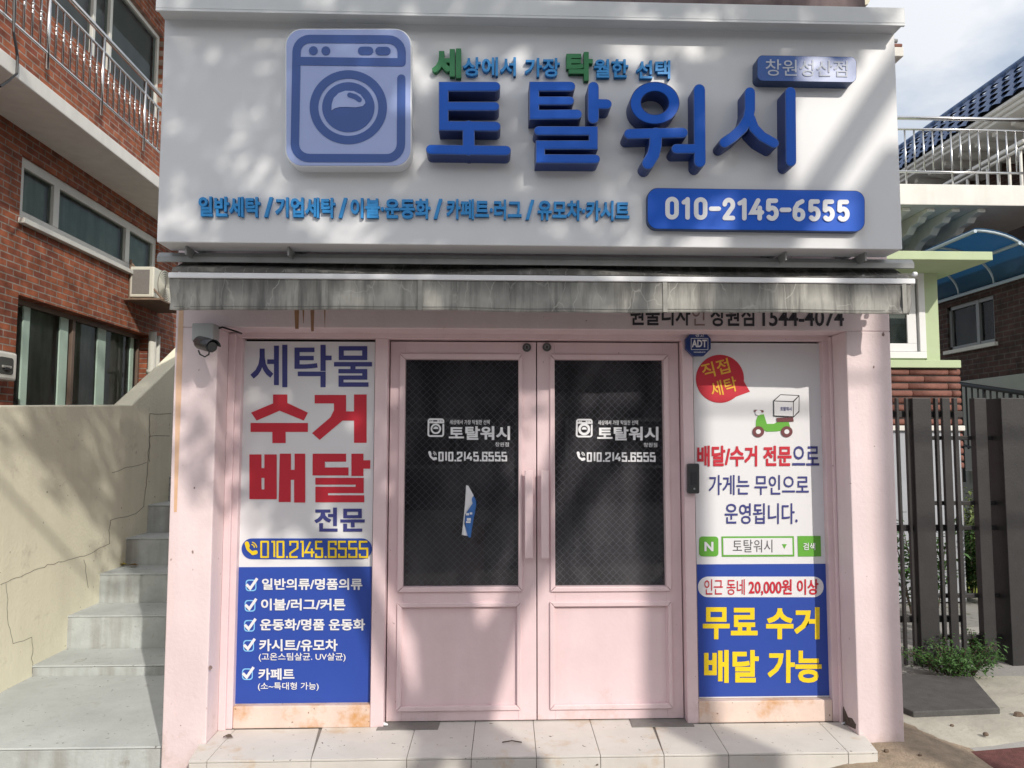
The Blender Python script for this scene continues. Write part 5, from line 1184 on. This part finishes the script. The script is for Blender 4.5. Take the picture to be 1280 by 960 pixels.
# ground storey side wall
hy0, hz1 = atx(1184, 367, HX); hy1 = atx(1219, 400, HX)[0]
wz0 = atx(1200, 436, HX)[1]; wz1 = H + 1.88; wA = atx(1243, 400, HX)[0]; wB = atx(1184, 400, HX)[0]
cz_ = H + .82
w = MB(); w.box(HX, HX + .3, 3.4, wA, cz_, H + 2.44); w.box(HX, HX + .3, wB, 9.3, cz_, H + 2.44); w.box(HX, HX + .3, wA, wB, cz_, wz0); w.box(HX, HX + .3, wA, wB, wz1, H + 2.44); w.build('wall', B_dark, th)
w = MB(); w.box(HX - .03, HX + .3, 3.4, 9.3, 0, cz_ - .001); w.build('plinth', pm('plinth_grey', (.36, .37, .33), .8, .12, 3, bump=.15), th, bevel=.008)
w = MB(); fw = .05
w.box(HX + .03, HX + .09, wA, wB, wz0, wz0 + fw); w.box(HX + .03, HX + .09, wA, wB, wz1 - fw, wz1); w.box(HX + .03, HX + .09, wA, wA + fw, wz0, wz1); w.box(HX + .03, HX + .09, wB - fw, wB, wz0, wz1)
m_ = atx(1220, 400, HX)[0]; w.box(HX + .025, HX + .09, m_ - .03, m_ + .03, wz0, wz1); wf = w.build('window', pm('grey_alu_frame', (.22, .22, .22), .4, .05, 9), th)
w = MB(); w.box(HX + .06, HX + .065, wA, wB, wz0, wz1); w.build('pane', G_win, wf)
w = MB(); w.box(HX + .2, HX + .21, wA, wB, wz0, wz1); w.build('blind', M_curt, wf)
w = MB(); w.box(HX - .05, HX + .02, wA - .05, wB + .05, wz0 - .05, wz0 - .002); w.build('window_sill', M_soffit, wf)
w = MB(); w.box(HX + .31, HX + 3, 3.45, 9.3, 0, H + 2.42); w.box(HX + .3, EX0 + 3, 6.9, 12.3, H + 2.43, H + 3.25); w.build('house_body', pm('house_dark_body', (.05, .04, .04), .9), th)
# blue canopy
cn = thing('blue_canopy', (HX - .3, 6, H + 2), 'arched blue plastic canopy on a thin steel frame beside the brown brick wall', 'canopy')
CX = HX - .12; cR = .46; cz0 = H + 1.99
def cprof(t): a_ = radians(90 * t); return (CX - cR * 1.6 * (1 - cos(a_)), cz0 + cR * sin(a_))
M_poly = bpy.data.materials.new('blue_polycarbonate'); M_poly.use_nodes = True
n = M_poly.node_tree.nodes; l = M_poly.node_tree.links; b = n['Principled BSDF']; b.inputs['Base Color'].default_value = (.07, .17, .29, 1); b.inputs['Roughness'].default_value = .25
tl_ = n.new('ShaderNodeBsdfTranslucent'); tl_.inputs[0].default_value = (.10, .27, .44, 1); mxx = n.new('ShaderNodeMixShader'); mxx.inputs[0].default_value = .55
l.new(b.outputs[0], mxx.inputs[1]); l.new(tl_.outputs[0], mxx.inputs[2]); l.new(mxx.outputs[0], n['Material Output'].inputs[0])
w = MB(); vs = []
for j, y in enumerate((4.2, 9.2)):
    for i in range(13): x, z = cprof(i / 12); vs.append((x, y, z))
w.add(vs, [(i, i + 1, 14 + i, 13 + i) for i in range(12)]); sh = w.build('sheet', M_poly, cn, smooth=True); q_ = sh.modifiers.new('t', 'SOLIDIFY'); q_.thickness = .006
M_fr = pm('canopy_frame', (.42, .50, .56), .4, .05, 8)
for y in (4.22, 5.0, 5.72, 6.4, 7.1, 7.8, 8.5, 9.15):
    w = MB(); w.tube([(cprof(i / 10)[0] + .012, y, cprof(i / 10)[1] - .02) for i in range(11)], .018, 6); w.build('rib', M_fr, cn, smooth=True)
for t in (0, .5, 1):
    x, z = cprof(t); w = MB(); w.tube([(x, 4.2, z - .03), (x, 9.2, z - .03)], .022, 6); w.build('purlin', M_fr, cn)
xq, yq = at(1226, 480, 5.8)[0], 5.8
w = MB(); w.tube([(xq, yq, .1), (xq, yq, at(1226, 335, 5.8)[1])], .032, 10); w.build('post', M_steel, cn, smooth=True)
# stair handrail in the yard
hr = thing('stair_handrail', (5.9, 5, .6), 'black steel handrail descending along the grey plinth behind the gate', 'handrail')
RXX = 5.85; pA = atx(1200, 480, RXX); pB = atx(1290, 493, RXX)
w = MB(); w.tube([(RXX, pA[0], pA[1]), (RXX, pB[0], pB[1])], .028, 8); w.build('top_rail', M_blk, hr)
w = MB(); w.tube([(RXX, pA[0], pA[1] - .75), (RXX, pB[0], pB[1] - .75)], .016, 8); w.build('bottom_rail', M_blk, hr)
for k in range(12):
    t = k / 11; y = pA[0] + (pB[0] - pA[0]) * t; z = pA[1] + (pB[1] - pA[1]) * t
    w = MB(); w.tube([(RXX, y, z - (.78 if k % 4 else 1.2)), (RXX, y, z)], .011 if k % 4 else .02, 6); w.build('baluster', M_blk, hr)
w = MB(); w.box(RXX + .05, HX - .04, pB[0] - 1, pA[0] + .2, .1, H - .35)
tag(w.build('stair_flank_wall', pm('plinth_grey', (.36, .37, .33)), None, bevel=.01), 'low grey concrete stair flank behind the black handrail', 'wall')

# ------------------------------------------------------------------ street side behind the camera: what throws the shade
PY = -8.5
def pole(x, y, r, h, label):
    t = thing('utility_pole', (x, y, gz(x)), label, 'utility pole')
    w = MB(); w.tube([(x, y, gz(x) - .1), (x, y, h * .5), (x, y, h)], r, 16, [r * 1.08, r, r * .85]); w.build('shaft', M_pole, t, smooth=True)
    w = MB(); w.box(x - .9, x + .9, y - .04, y + .04, h - .7, h - .6); w.build('crossarm', M_galv, t)
    for k in (-.8, -.4, .4, .8):
        w = MB(); w.tube([(x + k, y, h - .6), (x + k, y, h - .5), (x + k, y, h - .42)], .05, 10, [.05, .06, .03]); w.build('insulator', M_slabw, t)
    return t
D0 = LF - PY
sh = lambda X, Zc, Y: (X - SUN.x / SUN.y * (Y - PY), Zc - SUN.z / SUN.y * (Y - PY))
pAx = at(843, 700, LF)[0] + .5 * D0
pole(pAx, PY, .165, 12.5, 'tall concrete utility pole across the street without a box')
pBx = at(1107, 700, PF)[0] + .15 + .5 * (PF - PY)
pb_ = pole(pBx, PY, .16, 13.0, 'tall concrete utility pole across the street with a leaning stay and a grey box')
s1 = at(1112, 100, SF); s2 = at(962, 325, SF); e1 = sh(s1[0], s1[1], SF); e2 = sh(s2[0], s2[1], SF)
dxs = (e1[0] - e2[0]) / (e1[1] - e2[1])
w = MB(); zt_ = e1[1] + (pBx - e1[0]) / dxs; w.tube([(e2[0] - dxs * (e2[1] - .0), PY, 0), (pBx, PY, zt_)], .078, 12); w.build('stay', M_pole, pb_, smooth=True)
b1 = sh(*at(1083, 212, SF), SF); b2 = sh(*at(1160, 318, SF), SF)
w = MB(); w.box(b1[0], b2[0], PY - .2, PY + .2, b2[1], b1[1]); w.build('terminal_box', M_galv, pb_, bevel=.02)
for k, (z, sg_) in enumerate(((11.8, .25), (11.5, .3), (8.6, .35), (7.7, .3))):
    w = MB(); P = []
    for i in range(41):
        u = i / 40; x = -40 + 80 * u; P.append((x, PY + (.4 if k % 2 else 0), z - sg_ * 4 * (u - .5) ** 2 * -1 - .2))
    w.tube(P, .012 if k < 2 else .02, 5)
    tag(w.build('overhead_wire', M_blk), ['topmost thin wire strung along the street over the poles', 'second thin wire strung just below the topmost wire', 'upper thick cable strung midway up the poles', 'lower thick cable strung under the other cable'][k], 'wire', 'wires along the street')
w = MB(); P = []
for i in range(21): u = i / 20; P.append((4.5 + 12 * u, 17, H + 6.9 - .5 * sin(pi * u) + .5 * u))
w.tube(P, .012, 5); tag(w.build('overhead_wire', M_blk), 'thin wire crossing the sky above the steel balcony railing', 'wire')

# street tree whose crown dapples the sign
TY = -6.5
tree = thing('street_tree', (at(587, 800, LF)[0] + .5 * (LF - TY), TY, 0), 'leafy street tree behind the viewer that shades the sign', 'tree')
tx = WL[tree.name][0]
w = MB(); w.tube([(tx, TY, -.1), (tx - .02, TY, 1.2), (tx + .02, TY, 3.0), (tx - .1, TY, 5.0), (tx - .4, TY, 7.2)], .2, 14, [.30, .24, .22, .17, .06])
for (ax, az, bx_, bz) in ((tx, 3.9, tx - 1.5, 6.4), (tx - .05, 4.4, tx + .9, 7.4), (tx - .1, 5.0, tx - 2.2, 7.6), (tx - .1, 5.2, tx - .9, 8.2)):
    w.tube([(ax, TY, az), ((ax + bx_) / 2, TY + .2, (az + bz) / 2 + .2), (bx_, TY + random.uniform(-.15, .15), bz)], .08, 8, [.09, .06, .02])
w.build('trunk', M_bark, tree, smooth=True)
def inside(x, z, poly):
    r_ = False; n_ = len(poly)
    for i in range(n_):
        (x0, z0), (x1, z1) = poly[i], poly[(i + 1) % n_]
        if (z0 > z) != (z1 > z) and x < (x1 - x0) * (z - z0) / (z1 - z0) + x0: r_ = not r_
    return r_
# crown outline in the tree's own plane, seen along the sun
CR = [(.25, 7.5), (.50, 6.9), (.8, 6.85), (1.1, 6.95), (1.4, 6.75), (1.55, 6.45), (1.85, 6.4), (1.88, 5.9), (2.1, 5.75), (2.35, 5.9), (2.6, 5.7), (2.9, 5.5), (3.2, 5.45), (3.42, 5.6), (3.42, 6.45), (3.62, 6.5), (3.72, 6.85), (4.05, 6.95), (4.25, 7.25), (4.4, 7.75), (4.95, 7.78), (5.1, 8.2), (4.9, 8.8), (3.6, 9.2), (2.2, 9.1), (1.0, 8.7), (.4, 8.2)]
HOLE = [(2.52, 7.78, .10), (2.62, 7.62, .12), (2.55, 7.42, .09), (2.66, 7.22, .08), (3.15, 7.72, .07), (3.72, 7.78, .09), (3.86, 7.6, .10), (4.02, 7.8, .07), (4.3, 7.83, .06), (4.5, 7.85, .07), (3.85, 7.3, .06), (1.62, 7.72, .035), (1.85, 7.68, .04), (1.75, 7.45, .03), (1.95, 7.5, .03), (2.15, 7.9, .04), (2.05, 7.62, .025), (3.3, 7.95, .07), (2.0, 7.05, .03), (3.6, 7.05, .05)]
w = MB(); ncl = 0
def leafcloud(x, z, n_, sg):
    cy_ = TY + random.gauss(0, .22)
    for k in range(n_):
        X, y, Zl = x + random.gauss(0, sg), cy_ + random.gauss(0, .10), z + random.gauss(0, sg)
        # X, Zl are the place in the tree's plane the sun ray passes through
        if any((X - hx_) ** 2 + (Zl - hz_) ** 2 < (hr_ * random.uniform(.8, 1.15)) ** 2 for hx_, hz_, hr_ in HOLE): continue
        t = y - TY; p = Vector((X + SUN.x / SUN.y * t, y, Zl + SUN.z / SUN.y * t))
        d_ = Vector((random.gauss(0, 1), random.gauss(0, 1), random.gauss(0, .6))).normalized(); s_ = d_.cross(Vector((random.gauss(0, .5), random.gauss(0, .5), 1))).normalized(); L_ = random.uniform(.06, .11)
        w.add([p - d_ * L_ * .5, p + s_ * L_ * .32, p + d_ * L_ * .5, p - s_ * L_ * .32], [(0, 1, 2, 3)])
while ncl < 900:
    x, z = random.uniform(.2, 5.2), random.uniform(5.3, 9.3)
    if inside(x, z, CR): leafcloud(x, z, 28, .085); ncl += 1
for x, z, n_ in ((1.62, 5.98, 34), (1.7, 5.82, 26), (1.72, 6.15, 30), (1.6, 6.2, 16), (1.5, 6.55, 20), (.8, 6.75, 24), (1.25, 6.6, 22), (1.4, 6.72, 30), (.55, 6.72, 16), (1.0, 9.8, 40), (.5, 9.9, 20), (1.3, 10.2, 30), (.4, 9.2, 30), (.9, 9.3, 40)): leafcloud(x, z, n_, .075)
w.build('crown', M_leaf, tree)
# houses across the street, seen only in the door glass
for k, (x0, x1, h_, mt_, lb) in enumerate(((-16, -3.2, 5.8, M_opp, 'dark brown rendered house across the street, nearer the brick house side'), (-2.8, 8.6, 6.3, pm('opposite_grey', (.09, .085, .09), .85, .2, 1.5), 'grey two storey house directly across the street from the laundry'), (9, 22, 5.9, M_opp, 'dark brown rendered house across the street, nearer the gate side'))):
    t = thing('opposite_house', ((x0 + x1) / 2, -17, 0), lb, 'house')
    w = MB(); w.box(x0, x1, -23, -15.5, -.1, h_); w.build('wall', mt_, t)
    w = MB(); w.box(x0 - .2, x1 + .2, -23.2, -15.2, h_, h_ + .2); w.build('roof', M_galv, t)
    for j in range(4):
        for fl_ in (1.0, 3.9):
            xx = x0 + (x1 - x0) * (j + .5) / 4; w = MB(); w.box(xx - .7, xx + .7, -15.52, -15.44, fl_, fl_ + 1.3); wi = w.build('window', M_winframe, t)
            w = MB(); w.box(xx - .62, xx + .62, -15.45, -15.425, fl_ + .08, fl_ + 1.22); w.build('pane', M_darkm, wi)

# ------------------------------------------------------------------ small litter
for k, (px_, py_, r_, lb) in enumerate(((1273, 895, .030, 'largest brown stone on the concrete apron right of the ramp slab'), (1190, 907, .012, 'small pebble just in front of the ramp slab edge'), (1232, 918, .016, 'grey pebble on the apron midway to the red paving'), (1108, 938, .014, 'small dark stone on the sandy soil by the pink pillar'), (1150, 943, .010, 'tiny stone where the sandy soil meets the red paving'))):
    x, y = atz(px_, py_, .12 if k < 3 else gz(2.3) + .05); z0_ = .118 if k < 3 else gz(2.3) + .045
    w = MB(); rg_ = [[(x + r_ * a_ * random.uniform(.8, 1.1) * cos(2 * pi * i / 8), y + r_ * .8 * a_ * random.uniform(.8, 1.1) * sin(2 * pi * i / 8), z0_ + r_ * h_) for i in range(8)] for a_, h_ in ((.9, -.2), (1.05, .25), (.7, .75))]
    vs = [p for q in rg_ for p in q] + [(x, y, z0_ + r_ * .9)]
    w.add(vs, [(j * 8 + i, j * 8 + (i + 1) % 8, j * 8 + 8 + (i + 1) % 8, j * 8 + 8 + i) for j in range(2) for i in range(8)] + [(16 + i, 16 + (i + 1) % 8, 24) for i in range(8)])
    tag(w.build('stone', pm('brown_stone', (.15, .11, .08), .9, .3, 30)), lb, 'stone')
for k, (px_, py_, lb) in enumerate(((285, 921, 'small brown leaf scrap in the corner of the tiled step by the pillar'), (640, 927, 'thin brown twig lying across the middle of the tiled step'), (1056, 904, 'white cigarette stub on the tiled step by the broken plaster'), (480, 906, 'crumpled white paper scrap at the foot of the left door'))):
    x, y = atz(px_, py_, FLOOR + .008); w = MB()
    if k == 1: w.tube([(x - .05, y, FLOOR + .006), (x, y + .008, FLOOR + .010), (x + .05, y - .004, FLOOR + .006)], .003, 5)
    elif k == 2: w.tube([(x - .016, y, FLOOR + .007), (x + .016, y + .008, FLOOR + .007)], .006, 8)
    else:
        n_ = 9; vs = [(x, y, FLOOR + .022)] + [(x + .028 * random.uniform(.6, 1.1) * cos(2 * pi * i / n_), y + .018 * random.uniform(.6, 1.1) * sin(2 * pi * i / n_), FLOOR + random.uniform(.003, .016)) for i in range(n_)]
        w.add(vs, [(0, 1 + i, 1 + (i + 1) % n_) for i in range(n_)])
    nm = ('leaf_scrap', 'twig', 'cigarette_stub', 'paper_scrap')[k]
    tag(w.build(nm, (M_bark, M_bark, M_print, M_print)[k]), lb, nm.replace('_', ' '))
for k, (px_, py_, lb) in enumerate(((152, 706, 'curled yellow fallen leaf on the third stair tread'), (166, 707, 'brown fallen leaf beside the yellow leaf on the stair tread'))):
    d_ = ray(px_, py_); z = Zr[2] + .012; t_ = (z - H) / d_.z; x, y = d_.x * t_, CAM[1] + d_.y * t_
    w = MB(); w.add([(x - .05, y, z), (x - .01, y - .03, z + .012), (x + .05, y + .01, z), (x, y + .035, z + .015)], [(0, 1, 2, 3)]); w.add([(x - .01, y - .03, z + .012), (x + .03, y - .05, z + .02), (x + .05, y + .01, z)], [(0, 1, 2)])
    tag(w.build('fallen_leaf', pm('dry_leaf_%s' % ('yellow', 'brown')[k], ((.42, .33, .06), (.22, .13, .05))[k], .7), None), lb, 'leaf')
